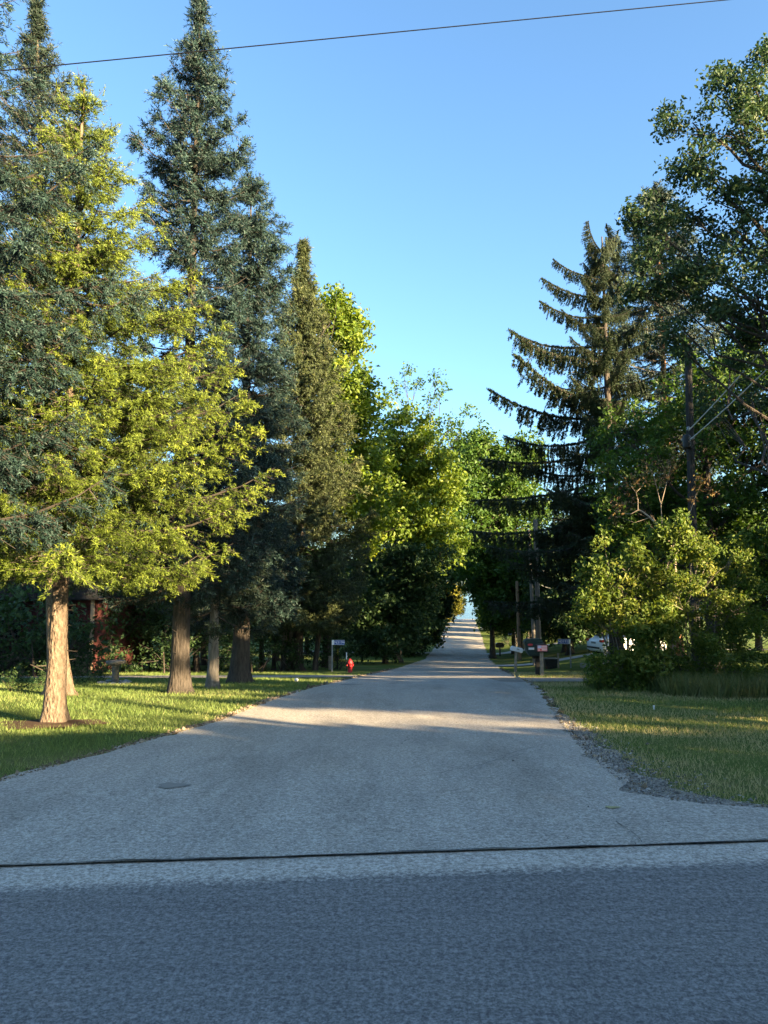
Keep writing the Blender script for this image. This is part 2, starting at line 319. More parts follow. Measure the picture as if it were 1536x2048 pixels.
drive('far_left_driveway', [(4.2, 70), (-1, 71.5), (-12, 74)], 2.6, m_drive)

# ------------------------------------------------------------------ gaps cut in the unseen crowns to shape where the low sun falls
E_ = S[2]
def ground_hit(P):
    t = np.clip((P[:, 2]-G(P[:, 0], P[:, 1]))/E_, 0, 300)
    for _ in range(12):
        q = P[:, :2]-S[:2]*t[:, None]; t = .5*t+.5*np.clip((P[:, 2]-G(q[:, 0], q[:, 1]))/E_, 0, 300)
    return P[:, 0]-S[0]*t, P[:, 1]-S[1]*t
BANDS = [(11.05, 11.25), (11.7, 13.25), (25.6, 27.6), (33.2, 34.0), (41.5, 42.3), (55, 56), (78, 81), (96, 103), (112, 114), (126, 129)]
VOL = [(-5.2, 11.8, 3.3, -.6, 10.5, 1), (-4.9, 17.6, 2.0, 9.5, 12.5, .2), (-4.2, 36.8, 3.6, 6, 19, .8), (-2, 42, 5.5, 3.2, 22, 1), (3.5, 50, 6, 2.2, 18, 1), (5.9, 18.0, 2.2, 1.25, 5.2, 1), (8.2, 18.0, 2.2, 1.25, 5.2, 1), (12, 138, 4, -6, 8, 1)]
UPV = np.array([-S[0]*S[2], -S[1]*S[2], S[0]**2+S[1]**2]); UPV /= np.linalg.norm(UPV)
def lets_through(P, seed=5):             # leaves are a hand wide, so look a little above and below too
    return lets_pass(P, seed) | lets_pass(P+UPV*.11, seed) | lets_pass(P-UPV*.11, seed)
def lets_pass(P, seed=5):
    r_ = np.random.default_rng(seed); out = np.zeros(len(P), bool)
    for (cx, cy, rad, z0, z1, pr) in VOL:
        dx = P[:, 0]-cx; dy = P[:, 1]-cy; h2 = S[0]**2+S[1]**2; t = (dx*S[0]+dy*S[1])/h2
        d = np.hypot(dx-S[0]*t, dy-S[1]*t); z = P[:, 2]-E_*t
        out |= (d < rad) & (z > z0) & (z < z1) & (t > rad) & (r_.random(len(P)) < pr)
    x, y = ground_hit(P); yy = y+np.where(y < 20, .15*x, .02*x)+.1*np.sin(x*1.3)
    for a, b in BANDS: out |= (yy > a) & (yy < b) & (x > -14) & (x < 16 + y*.2)
    lw = (x < -2.6) & (x > -16)          # dappled stripes on the left lawn
    out |= lw & (((yy > 15.3) & (yy < 17.2) & (np.sin(yy*5+x*.4) > .2)) | ((yy > 19.6) & (yy < 20.3)) | ((yy > 10.3) & (yy < 10.6)))
    out |= (x > 3) & (x < 12) & (yy > 11.4) & (yy < 12.8) & (np.sin(x*2.3+yy*3) > -.2)
    return out

# ------------------------------------------------------------------ vegetation builders
def unit(v): return v/(np.linalg.norm(v, axis=-1, keepdims=True)+1e-9)
def blades(P, D, ln, wid, K, r_, spread=.55):          # a bristly shoot: K narrow triangles round an axis
    N = len(P); ref = unit(r_.normal(size=(N, 3))); A = unit(np.cross(D, ref)); B = np.cross(D, A)
    k = np.arange(K); th = (k*2.4)[None, :]+r_.random((N, 1))*6.28; s = (k/K)[None, :]
    rad = np.cos(th)[..., None]*A[:, None]+np.sin(th)[..., None]*B[:, None]
    tan = -np.sin(th)[..., None]*A[:, None]+np.cos(th)[..., None]*B[:, None]
    L = np.broadcast_to(ln, (N,))[:, None, None]; W = np.broadcast_to(wid, (N,))[:, None, None]
    b = P[:, None]+D[:, None]*s[..., None]*L*.8
    tip = b+D[:, None]*L*.42+rad*L*spread*(1-.45*s[..., None])
    mid = b+D[:, None]*L*.1
    V = np.stack([mid-tan*W*.5-rad*W*.1, mid+tan*W*.5-rad*W*.1, tip], 2).reshape(-1, 3)
    F = np.arange(N*K*3).reshape(-1, 3); return V, F
def fingers(P, D, ln, rad, n, r_):         # needle-clad shoots: blunt irregular spindles
    N = len(P); ref = unit(r_.normal(size=(N, 3))); A = unit(np.cross(D, ref)); B = np.cross(D, A)
    L = np.broadcast_to(ln, (N,))[:, None]; k = np.arange(n); rows = [P]
    for i in range(n):
        th = 6.283*i/n+r_.normal(size=(N, 1))*.25; rr = rad*r_.uniform(.55, 1.45, (N, 1))*(L/np.mean(L))**.5; s_ = r_.uniform(.45, .8, (N, 1))
        rows.append(P+D*L*s_+rr*(np.cos(th)*A+np.sin(th)*B))
    rows.append(P+D*L*1.05); V = np.stack(rows, 1).reshape(-1, 3); b = (np.arange(N)*(n+2))[:, None]
    f = [[0, 1+(i+1) % n, 1+i] for i in range(n)]+[[n+1, 1+i, 1+(i+1) % n] for i in range(n)]
    F = (b[:, None]+np.array(f)[None]).reshape(-1, 3); return V, F
def leaves_mesh(P, size, r_, up=.6, aspect=.62):
    N = len(P); nrm = unit(r_.normal(size=(N, 3))+np.array([0, 0, up])); t = unit(np.cross(nrm, r_.normal(size=(N, 3)))); b = np.cross(nrm, t)
    s = (size*r_.uniform(.65, 1.35, N))[:, None]
    fold = nrm*s*.13
    V = np.stack([P-t*s*.5, P+b*s*.5*aspect+fold, P+t*s*.55, P-b*s*.5*aspect+fold], 1).reshape(-1, 3)
    i = (np.arange(N)*4)[:, None]; F = np.concatenate([i+np.array([[0, 1, 2]]), i+np.array([[0, 2, 3]])], 1).reshape(-1, 3)
    return V, F
def trunk_mesh(base, H, r0, r1, n=12, flare=1.7, lean=(0, 0), seed=0, top=None, wob=.03):
    r_ = np.random.default_rng(seed); t = np.concatenate([[0, .012, .03, .055], np.linspace(.09, 1, 20)]); z = t*H
    w = np.cumsum(r_.normal(size=(len(t), 2))*.006*H/12, axis=0); w -= w[:1]
    P = np.column_stack([base[0]+lean[0]*t+w[:, 0], base[1]+lean[1]*t+w[:, 1], base[2]-.08+z])
    rad = (r0+(r1-r0)*t**.85)*(1+(flare-1)*np.exp(-z/(.16+.5*r0)))
    V, F = tube(P, rad, n, wob, seed); V = V.reshape(len(P), n, 3); th = np.arange(n)*2*math.pi/n
    lob = 1+.26*np.exp(-np.clip(z, 0, None)/.17)[:, None]*np.cos(4*th+seed)[None]+.05*np.exp(-z/1.2)[:, None]*np.cos(3*th+seed*2)[None]
    V = P[:, None]+(V-P[:, None])*np.concatenate([lob[..., None]]*2+[np.ones(lob.shape)[..., None]], -1)
    return P, rad, (V.reshape(-1, 3), F)
def spruce(name, label, base, H, prof, mat, bark, seed, r0=.2, per=6, gap=.35, sh=(.09, .035, 7, 1.0), droop=.25, tip=.25, start=.22, pitch=(12, -14), group=None, cat='tree', twig_gap=.13, dead=0, hang=.35, lean=(0, 0), bris=.3):
    """prof: (height above base, crown radius) pairs; sh: shoot length, blade width, blades per shoot, shoots per 0.1 m of twig"""
    r_ = np.random.default_rng(seed); root = empty(name, base, label, cat, group); b0 = np.zeros(3)
    P, rad, (V, F) = trunk_mesh(b0, H, r0, .015, 14, 1.6, lean, seed=seed, wob=.035)
    arrays('trunk', V, F, bark, root, smooth=True)
    pz = [p[0] for p in prof]; pr = [p[1] for p in prof]
    LA = []; LB = []; lr = []; TA = []; TD = []; TL = []
    z = pz[0]
    while z < H-.12:
        nb = max(3, int(per*(1 if z < .8*H else .75))); a0 = r_.random()*6.28
        for k in range(nb):
            az = a0+k*6.283/nb+r_.normal()*.25; zz = z+r_.normal()*gap*.3; fz = np.clip((zz-pz[0])/(H-pz[0]), 0, 1)
            L = np.interp(zz, pz, pr)*r_.uniform(.72, 1.12)
            if L < .07: L = .07
            p0 = math.radians(pitch[1]+(pitch[0]-pitch[1])*fz**1.2+r_.normal()*6)+(.5 if fz > .93 else 0)
            h = np.array([math.cos(az), math.sin(az)]); t = np.linspace(0, 1, 7)
            o = np.array([np.interp(zz, P[:, 2], P[:, 0]), np.interp(zz, P[:, 2], P[:, 1])])
            cz = L*(math.sin(p0)*t-droop*t*(1-t)*(1-.6*fz)*1.2+tip*t**3*.6)
            q = np.column_stack([o[0]+h[0]*L*t*math.cos(p0), o[1]+h[1]*L*t*math.cos(p0), zz+cz])
            LA.append(q[:-1]); LB.append(q[1:]); br = .008+.011*L; lr.append(np.stack([br*(1-t[:-1])+.004, br*(1-t[1:])+.004], 1))
            if dead and r_.random() < dead and fz < .5: continue
            n = max(2, int(L*(1-start)/twig_gap)); u = np.sort(start+(1-start)*r_.random(n))
            for sd in (-1, 1):
                A = np.stack([np.interp(u, t, q[:, c]) for c in range(3)], 1)
                tl = (.30*L*(1-u)**.75+.13+.05*min(L, 2))*r_.uniform(.6, 1.25, n)
                an = az+sd*(np.radians(52)+r_.normal(size=n)*.28)*(1-.45*u)
                dz = -hang*r_.uniform(.3, 1.5, n)*(1-.5*fz)+.12
                D = unit(np.column_stack([np.cos(an), np.sin(an), dz])); TA.append(A); TD.append(D); TL.append(tl)
            TA.append(q[-1:]-(q[-1:]-q[-2:-1])*.5); TD.append(unit(q[-1:]-q[-2:-1])); TL.append(np.array([.22+.05*L]))
        z += gap*r_.uniform(.8, 1.2)*(1 if z < .75*H else .7)
    nt = int((H-pz[0])*18); zt_ = pz[0]+(H-pz[0])*r_.random(nt); at_ = r_.random(nt)*6.283   # short inner twigs along the trunk
    TA.append(np.column_stack([np.interp(zt_, P[:, 2], P[:, 0]), np.interp(zt_, P[:, 2], P[:, 1]), zt_])); TD.append(unit(np.column_stack([np.cos(at_), np.sin(at_), r_.uniform(-.3, .5, nt)]))); TL.append(np.minimum(.5, .15+.35*np.interp(zt_, pz, pr))*r_.uniform(.6, 1.2, nt))
    for k in range(12):                  # dead stubs on the bare trunk
        zz = r_.uniform(.5, pz[0]+.3); az = r_.random()*6.283; rt = np.interp(zz, P[:, 2], rad)*.9; c_ = np.array([np.interp(zz, P[:, 2], P[:, 0]), np.interp(zz, P[:, 2], P[:, 1]), zz]); h3 = np.array([math.cos(az), math.sin(az), r_.uniform(-.2, .5)])
        LA.append((c_+h3*rt)[None]); LB.append((c_+h3*(rt+r_.uniform(.03, .3)))[None]); lr.append(np.array([[.012, .004]]))
    # leader
    TA.append(np.array([[P[-1, 0], P[-1, 1], H-.35]])); TD.append(np.array([[0, 0, 1.]])); TL.append(np.array([.4]))
    LA = np.concatenate(LA); LB = np.concatenate(LB); lr = np.concatenate(lr)
    TA = np.concatenate(TA); TD = np.concatenate(TD); TL = np.concatenate(TL)
    V, F = prisms(LA, LB, lr[:, 0], lr[:, 1]); V2, F2 = prisms(TA, TA+TD*TL[:, None]*.9, .006, .003)
    arrays('limbs', np.concatenate([V, V2]), np.concatenate([F, F2+len(V)]), m_twig, root, kind='stuff')
    ns = np.maximum(2, (TL/.1*sh[3]*r_.uniform(.8, 1.2, len(TL))).astype(int)); idx = np.repeat(np.arange(len(TL)), ns)
    u = r_.random(len(idx))**.8
    nf = 7; ns = np.maximum(1, np.round(ns/nf*1.05).astype(int)); idx = np.repeat(np.arange(len(TL)), ns); u = r_.random(len(idx))**.7
    wp = TA[idx]+np.array(base); out = (wp[:, 0] < -.56*wp[:, 1]-.7) & (r_.random(len(idx)) < .6)   # sparser where the crown stands wholly outside the view
    idx = idx[~out]; u = u[~out]
    D0 = TD[idx]; side = unit(np.cross(D0, [0, 0, 1.])); sg = np.where(r_.random(len(idx)) < .5, -1, 1)[:, None]
    DC = unit(D0+side*sg*r_.uniform(.1, .9, (len(idx), 1))*(1-u[:, None]*.6)+np.array([0, 0, 1.])*(r_.normal(-.05, .3, (len(idx), 1))-hang*.55*(1-np.clip(TA[idx][:, 2:3]/H, 0, 1)**2)))
    PC = TA[idx]+D0*(TL[idx]*u)[:, None]+np.array([0, 0, -.05])*(u**2)[:, None]*hang
    SC_ = unit(np.cross(DC, np.array([0, 0, .5])+r_.normal(size=DC.shape))); PP = []; D = []
    for k_ in range(nf):                 # a spray: one leading shoot, two pairs behind it
        a_ = (0, .7, -.7, .8, -.8, .85, -.85)[k_]; bk = (0, .5, .5, 1.0, 1.0, 1.5, 1.5)[k_]
        D.append(unit(DC*math.cos(a_)+SC_*math.sin(a_)*.6+r_.normal(size=DC.shape)*.42)); PP.append(PC-DC*bk*sh[0]*.9+r_.normal(size=DC.shape)*sh[0]*.25)
    PP = np.stack(PP, 1).reshape(-1, 3); D = np.stack(D, 1).reshape(-1, 3); idx = np.repeat(idx, nf); u = np.repeat(u, nf)
    K = 2*sh[2]; V, F = blades(PP, D, sh[0]*r_.uniform(.7, 1.4, len(idx))*1.12, sh[1]*.76, K, r_, .5)
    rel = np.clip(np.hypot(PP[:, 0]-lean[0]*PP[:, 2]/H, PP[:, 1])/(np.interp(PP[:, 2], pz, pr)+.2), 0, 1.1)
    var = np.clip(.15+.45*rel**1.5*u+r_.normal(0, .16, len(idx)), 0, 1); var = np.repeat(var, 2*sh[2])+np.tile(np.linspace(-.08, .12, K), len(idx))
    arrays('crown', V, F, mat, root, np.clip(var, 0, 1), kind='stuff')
    return root
def leafy(name, label, base, H, r0, blobs, mat, bark, seed, sub=40, leaves=60, leaf=.09, spread=.3, fork=.35, group=None, cat='tree', thin=None, bend=(0, 0), stems=1, twigm=None, up=.6, shell=.45, flare=1.5, leaf_thin=None):
    """blobs: (dx, dy, dz, rx, ry, rz, weight) about the base"""
    r_ = np.random.default_rng(seed); root = empty(name, base, label, cat, group); bs = np.array(base, float)
    stemP = []
    for s_ in range(stems):
        off = np.zeros(3) if stems == 1 else np.array([r_.normal()*.35, r_.normal()*.25, 0])
        ln = np.array(bend) if stems == 1 else np.array([r_.normal()*.7, r_.normal()*.4])
        P, rad, (V, F) = trunk_mesh(off, H*r_.uniform(.8, 1) if stems > 1 else H, r0, r0*.25, 10 if stems == 1 else 6, flare, ln, seed+s_)
        arrays('trunk' if stems == 1 else 'stem', V, F, bark, root, smooth=True); stemP.append(P)
    B = Bag(); subs = []
    for bi, b in enumerate(blobs):
        c = np.array(b[:3]); rr = np.array(b[3:6]); w = b[6] if len(b) > 6 else 1
        P = stemP[bi % stems]
        hd = math.hypot(c[0], c[1]); zs = np.clip(c[2]-.75*hd-rr[2]*.4, fork*H, P[-1, 2]*.96)
        a = np.array([np.interp(zs, P[:, 2], P[:, k]) for k in range(3)])
        ctrl = a*.45+c*.55+np.array([0, 0, -.12*np.linalg.norm(c-a)])
        t = np.linspace(0, 1, 7)[:, None]; q = (1-t)**2*a+2*t*(1-t)*ctrl+t**2*c; q[1:-1] += r_.normal(size=(5, 3))*.03*np.linalg.norm(c-a)
        lr = min(r0*.42*min(1, (rr.mean()/2)**.5), .03+.035*rr.mean())
        V, F = tube(q, np.linspace(lr, lr*.3, 7), 6); B.add(V, F)
        ns = max(4, int(sub*w*(rr.prod()**(2/3))/2.2)); d = unit(r_.normal(size=(ns, 3))); rad = r_.uniform(shell**2, 1, (ns, 1))**.5
        lump = 1+.22*np.sin(d[:, :1]*4+seed)+.18*np.sin(d[:, 1:2]*5+d[:, 2:]*3+seed*2)
        sc = c+d*rad*rr*lump
        if leaf_thin is not None:
            k_ = ~leaf_thin(sc+bs); sc = sc[k_]; d = d[k_]; ns = len(sc)
            if ns == 0: continue
        near = q[np.clip((6*np.clip(.55+.4*r_.random(ns), 0, 1)).astype(int), 0, 6)]
        mid = near*.45+sc*.55+r_.normal(size=(ns, 3))*.08*rr.mean()
        V, F = prisms(near, mid, lr*.28+.006, lr*.14+.005); B.add(V, F); V, F = prisms(mid, sc, lr*.14+.005, .004); B.add(V, F)
        tw = np.repeat(sc, 3, 0); te = tw+unit(r_.normal(size=tw.shape)+np.array([0, 0, .5])+np.repeat(d, 3, 0)*.8)*spread*1.5*r_.uniform(.5, 1.2, (len(tw), 1))
        V, F = prisms(tw, te, .007, .003); B.add(V, F)
        subs.append(np.concatenate([sc, te])); 
    SC = np.concatenate(subs)
    if thin is not None:
        SC = SC[~thin(SC+bs)]
    B.build('limbs', twigm or bark, root, kind='stuff')
    n = np.maximum(1, (leaves/4*r_.uniform(.4, 1.6, len(SC))).astype(int)); idx = np.repeat(np.arange(len(SC)), n)
    PP = SC[idx]+np.clip(r_.normal(size=(len(idx), 3)), -2.2, 2.2)*spread*np.array([.55, .55, .42])
    if leaf_thin is not None:
        kk = ~leaf_thin(PP+bs); PP = PP[kk]; idx = idx[kk]
    cl = r_.normal(0, .16, len(SC))[idx]
    V, F = leaves_mesh(PP, leaf, r_, up); var = np.clip(.45+cl+r_.normal(0, .17, len(idx)), 0, 1)
    o = arrays('crown', V, F, mat, root, np.repeat(var, 2), kind='stuff')
    return root
def copy_tree(o, loc, rz, sc, label=None, group=None):
    c = o.copy(); C.objects.link(c); c.location = loc; c.rotation_euler = (0, 0, rz); c.scale = sc if hasattr(sc, '__len__') else (sc,)*3
    for ch in o.children:
        d = ch.copy(); C.objects.link(d); d.parent = c
        for gc in ch.children:
            e = gc.copy(); C.objects.link(e); e.parent = d
    if label: c['label'] = label
    if group: c['group'] = group
    return c
def base(px, pp, Y):
    x = at(px, pp, Y)[0]; return (x, Y, g(x, Y))
def gp(px, pp):                          # where the line of sight meets the ground
    d = ray(px, pp); d = d/d[1]
    for y in np.arange(2.5, 165, .05):
        if EYE+d[2]*y < g(d[0]*y, y): return (d[0]*y, float(y), g(d[0]*y, y))
def hz(pp, Y, b): return zp(pp, Y)-b[2]
# ------------------------------------------------------------------ conifers on the left
bA = (-5.08, 11.7, g(-5.08, 11.7))
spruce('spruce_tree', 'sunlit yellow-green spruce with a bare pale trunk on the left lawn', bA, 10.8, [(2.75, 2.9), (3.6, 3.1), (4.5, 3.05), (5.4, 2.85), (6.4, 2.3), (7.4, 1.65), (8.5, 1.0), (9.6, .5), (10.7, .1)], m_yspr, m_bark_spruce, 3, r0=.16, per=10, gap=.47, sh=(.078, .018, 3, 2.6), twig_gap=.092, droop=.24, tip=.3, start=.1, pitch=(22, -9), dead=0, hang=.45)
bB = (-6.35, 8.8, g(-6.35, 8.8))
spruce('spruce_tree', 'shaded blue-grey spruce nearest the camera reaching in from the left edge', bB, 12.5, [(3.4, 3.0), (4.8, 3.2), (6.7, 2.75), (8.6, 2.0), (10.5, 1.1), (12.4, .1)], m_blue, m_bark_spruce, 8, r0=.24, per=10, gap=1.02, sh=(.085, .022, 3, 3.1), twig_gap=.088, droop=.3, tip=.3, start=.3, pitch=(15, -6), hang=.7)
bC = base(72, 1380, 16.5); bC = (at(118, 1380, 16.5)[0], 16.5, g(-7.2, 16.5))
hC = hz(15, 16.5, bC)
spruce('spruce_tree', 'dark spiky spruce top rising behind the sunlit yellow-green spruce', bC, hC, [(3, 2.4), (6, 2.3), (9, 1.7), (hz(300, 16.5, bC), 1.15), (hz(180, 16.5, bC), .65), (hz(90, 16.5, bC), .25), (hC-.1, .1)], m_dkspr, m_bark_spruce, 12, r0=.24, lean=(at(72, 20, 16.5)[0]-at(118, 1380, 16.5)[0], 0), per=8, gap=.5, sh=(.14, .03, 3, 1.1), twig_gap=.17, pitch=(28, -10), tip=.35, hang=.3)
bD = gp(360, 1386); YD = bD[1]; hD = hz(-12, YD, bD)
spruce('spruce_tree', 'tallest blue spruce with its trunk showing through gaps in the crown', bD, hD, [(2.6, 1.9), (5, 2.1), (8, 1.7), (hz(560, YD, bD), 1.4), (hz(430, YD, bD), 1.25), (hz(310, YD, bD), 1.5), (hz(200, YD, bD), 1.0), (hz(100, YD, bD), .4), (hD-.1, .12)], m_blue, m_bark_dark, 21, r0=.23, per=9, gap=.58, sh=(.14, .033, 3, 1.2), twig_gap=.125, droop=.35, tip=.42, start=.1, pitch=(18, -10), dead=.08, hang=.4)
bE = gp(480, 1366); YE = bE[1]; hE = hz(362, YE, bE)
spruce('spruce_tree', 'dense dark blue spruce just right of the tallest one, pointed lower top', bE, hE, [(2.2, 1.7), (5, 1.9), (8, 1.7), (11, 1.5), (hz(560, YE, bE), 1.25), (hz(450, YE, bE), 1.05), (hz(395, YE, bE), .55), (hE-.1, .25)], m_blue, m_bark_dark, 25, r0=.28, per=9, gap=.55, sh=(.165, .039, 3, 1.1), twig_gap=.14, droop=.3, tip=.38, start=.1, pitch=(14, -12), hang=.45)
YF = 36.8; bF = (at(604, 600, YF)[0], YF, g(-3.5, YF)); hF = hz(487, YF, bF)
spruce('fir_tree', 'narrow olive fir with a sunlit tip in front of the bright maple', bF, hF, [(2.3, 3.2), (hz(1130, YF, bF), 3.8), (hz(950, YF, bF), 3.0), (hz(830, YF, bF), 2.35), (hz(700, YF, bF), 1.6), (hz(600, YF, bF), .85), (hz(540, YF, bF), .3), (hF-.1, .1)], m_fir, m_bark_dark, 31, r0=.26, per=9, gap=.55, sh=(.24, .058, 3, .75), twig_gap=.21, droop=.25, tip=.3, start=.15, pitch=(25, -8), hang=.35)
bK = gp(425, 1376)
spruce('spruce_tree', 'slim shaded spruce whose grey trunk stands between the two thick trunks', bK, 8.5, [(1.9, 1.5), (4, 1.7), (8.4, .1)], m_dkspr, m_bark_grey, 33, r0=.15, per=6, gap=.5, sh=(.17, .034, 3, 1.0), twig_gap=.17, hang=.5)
# ------------------------------------------------------------------ leafy trees in view
def px_tree(name, label, bs, Y, lst, mat, bark, seed, H, r0, wd=1.0, **kw):
    blobs = []; r_ = np.random.default_rng(seed+99)
    for b in lst:
        px, pp, rx = b[:3]; rz = b[3] if len(b) > 3 and b[3] else rx; yo = b[4] if len(b) > 4 else r_.normal()*rx/FPX*Y*.5
        q = at(px, pp, Y+yo); s = Y/FPX
        blobs.append((q[0]-bs[0], q[1]-bs[1], q[2]-bs[2], rx*s, rx*s*1.1, rz*s, wd))
    far = Y > 25; kw['leaves'] = kw.get('leaves', 60)*(1.55 if far else 2.0); kw['leaf'] = kw.get('leaf', .1)*(1.28 if far else 1.2)
    return leafy(name, label, bs, H, r0, blobs, mat, bark, seed, **kw)
bs = base(655, 1335, 43)
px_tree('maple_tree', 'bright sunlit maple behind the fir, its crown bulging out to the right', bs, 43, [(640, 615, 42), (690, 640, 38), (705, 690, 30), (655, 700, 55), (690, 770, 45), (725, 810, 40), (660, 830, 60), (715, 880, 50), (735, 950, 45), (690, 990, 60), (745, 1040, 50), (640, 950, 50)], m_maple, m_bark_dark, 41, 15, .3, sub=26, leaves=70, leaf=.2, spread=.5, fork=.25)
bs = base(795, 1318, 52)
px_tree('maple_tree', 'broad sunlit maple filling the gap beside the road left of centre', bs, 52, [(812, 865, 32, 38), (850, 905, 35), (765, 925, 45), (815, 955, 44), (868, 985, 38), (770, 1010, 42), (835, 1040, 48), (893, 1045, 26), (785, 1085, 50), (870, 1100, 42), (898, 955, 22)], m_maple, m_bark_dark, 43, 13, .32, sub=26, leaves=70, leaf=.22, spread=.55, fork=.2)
bs = base(770, 1318, 50)  # lower crown of the maple above, its shade put into darker leaves
px_tree('leafy_tree', 'shaded lower crown of the broad sunlit maple, darker leaves standing for shade', bs, 50, [(800, 1140, 52), (850, 1135, 40), (755, 1160, 52), (790, 1210, 52), (826, 1220, 38), (745, 1235, 48), (808, 1272, 30, 22), (765, 1280, 42, 26), (715, 1260, 40, 30), (840, 1180, 34)], m_wood, m_bark_dark, 49, 6, .18, sub=24, leaves=62, leaf=.2, spread=.5, fork=.15)
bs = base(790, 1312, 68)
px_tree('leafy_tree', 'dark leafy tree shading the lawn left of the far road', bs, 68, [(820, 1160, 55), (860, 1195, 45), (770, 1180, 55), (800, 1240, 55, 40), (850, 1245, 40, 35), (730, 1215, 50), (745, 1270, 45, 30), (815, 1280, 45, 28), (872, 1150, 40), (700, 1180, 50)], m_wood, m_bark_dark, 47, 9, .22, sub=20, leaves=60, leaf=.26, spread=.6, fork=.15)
bs = base(838, 1290, 74)
px_tree('sparse_tree', 'thin open tree with tufted bare twigs against the pale sky', bs, 74, [(808, 752, 14), (790, 778, 12), (770, 800, 12), (832, 770, 10), (868, 762, 14, 10), (880, 790, 14), (862, 815, 16), (900, 850, 18), (943, 832, 16, 12), (915, 880, 20), (955, 860, 12), (872, 860, 18), (890, 910, 26), (925, 915, 28), (905, 895, 22), (940, 890, 20), (900, 960, 30), (960, 900, 20), (870, 930, 24)], m_green, m_bark_dark, 53, 17, .3, sub=16, leaves=20, leaf=.24, spread=.5, fork=.3)
bs = base(985, 1275, 108)
px_tree('leafy_tree', 'slender tree arching over the far road from its right side', bs, 108, [(955, 1150, 22), (945, 1120, 25), (958, 1185, 18), (968, 1215, 16), (930, 1090, 28), (965, 1120, 26), (905, 1110, 26), (985, 1180, 26), (975, 1235, 10)], m_green, m_bark_dark, 58, 9, .2, sub=16, leaves=55, leaf=.34, spread=.7, fork=.2)
bs = base(985, 1300, 62)
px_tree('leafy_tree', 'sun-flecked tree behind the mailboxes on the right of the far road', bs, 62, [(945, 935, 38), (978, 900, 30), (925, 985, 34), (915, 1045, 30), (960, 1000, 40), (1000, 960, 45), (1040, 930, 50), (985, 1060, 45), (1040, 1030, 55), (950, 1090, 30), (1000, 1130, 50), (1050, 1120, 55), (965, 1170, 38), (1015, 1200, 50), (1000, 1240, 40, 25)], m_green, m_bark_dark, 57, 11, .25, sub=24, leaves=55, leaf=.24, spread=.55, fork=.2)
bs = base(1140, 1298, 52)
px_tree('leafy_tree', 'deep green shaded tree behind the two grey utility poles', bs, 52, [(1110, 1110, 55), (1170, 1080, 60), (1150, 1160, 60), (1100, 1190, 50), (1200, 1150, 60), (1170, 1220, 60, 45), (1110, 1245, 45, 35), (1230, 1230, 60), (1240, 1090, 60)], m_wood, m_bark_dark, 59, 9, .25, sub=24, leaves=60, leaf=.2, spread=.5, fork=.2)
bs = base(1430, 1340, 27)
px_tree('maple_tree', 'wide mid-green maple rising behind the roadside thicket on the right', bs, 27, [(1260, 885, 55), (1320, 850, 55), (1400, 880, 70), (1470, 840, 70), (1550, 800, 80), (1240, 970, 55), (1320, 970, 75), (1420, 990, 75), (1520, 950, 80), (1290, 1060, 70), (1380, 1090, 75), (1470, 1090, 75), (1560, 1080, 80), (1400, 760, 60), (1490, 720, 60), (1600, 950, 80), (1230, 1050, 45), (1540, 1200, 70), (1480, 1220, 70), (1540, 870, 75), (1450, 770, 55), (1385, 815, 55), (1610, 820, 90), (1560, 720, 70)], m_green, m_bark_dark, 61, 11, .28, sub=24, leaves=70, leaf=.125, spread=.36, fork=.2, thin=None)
bs = (9.6, 17.2, g(9.6, 17.2))
px_tree('oak_tree', 'tall dark oak at the right edge with twiggy branches against the sky', bs, 17, [(1500, 165, 45), (1430, 190, 45), (1385, 245, 45), (1460, 260, 60), (1540, 260, 70), (1372, 325, 30), (1430, 350, 60), (1520, 370, 70), (1390, 430, 50), (1470, 460, 65), (1560, 480, 70), (1420, 530, 60), (1500, 570, 70), (1375, 540, 28), (1325, 450, 20), (1265, 428, 8), (1300, 515, 14), (1335, 595, 22), (1410, 630, 60), (1510, 660, 70), (1285, 585, 12), (1600, 650, 80), (1350, 680, 34), (1460, 730, 50, 50, 6), (1640, 300, 90), (1680, 480, 100), (1500, 790, 55, 55, 6), (1570, 890, 70, 70, 6), (1430, 810, 42, 42, 6), (1545, 130, 35)], m_oak, m_bark_dark, 67, 14.5, .3, sub=32, leaves=80, leaf=.086, spread=.25, fork=.3, shell=.25)
# thicket on the right
bs1 = base(1285, 1375, 18.2)
px_tree('shrub', 'left half of the roadside thicket with broad leaves, tall leaning stems', bs1, 18, [(1215, 1115, 45), (1180, 1165, 30), (1265, 1100, 40), (1240, 1175, 55), (1300, 1150, 50), (1290, 1230, 55), (1225, 1235, 50), (1185, 1225, 32), (1255, 1290, 50, 35), (1320, 1290, 45), (1260, 1345, 35, 25), (1330, 1070, 26), (1370, 1075, 24), (1355, 1110, 30), (1205, 1330, 25, 18), (1275, 1270, 40), (1295, 1315, 45), (1245, 1325, 30), (1330, 1345, 40, 28)], m_shrub, m_bark_grey, 71, 2.2, .035, sub=40, leaves=80, leaf=.085, spread=.2, fork=.25, stems=9, flare=1.1)
bs2 = base(1420, 1372, 18.4)
px_tree('shrub', 'right half of the roadside thicket, finer leaves with a sunlit top', bs2, 18, [(1390, 1125, 45), (1440, 1130, 40), (1480, 1150, 32), (1350, 1170, 50), (1420, 1190, 60), (1490, 1210, 45), (1380, 1250, 60), (1460, 1270, 55), (1530, 1270, 50), (1400, 1320, 55, 40), (1480, 1340, 55, 35), (1550, 1340, 50, 35), (1475, 1090, 14), (1590, 1250, 60), (1345, 1330, 30), (1610, 1330, 60)], m_shrub, m_bark_grey, 73, 2.0, .03, sub=40, leaves=110, leaf=.062, spread=.17, fork=.25, stems=9, flare=1.1)
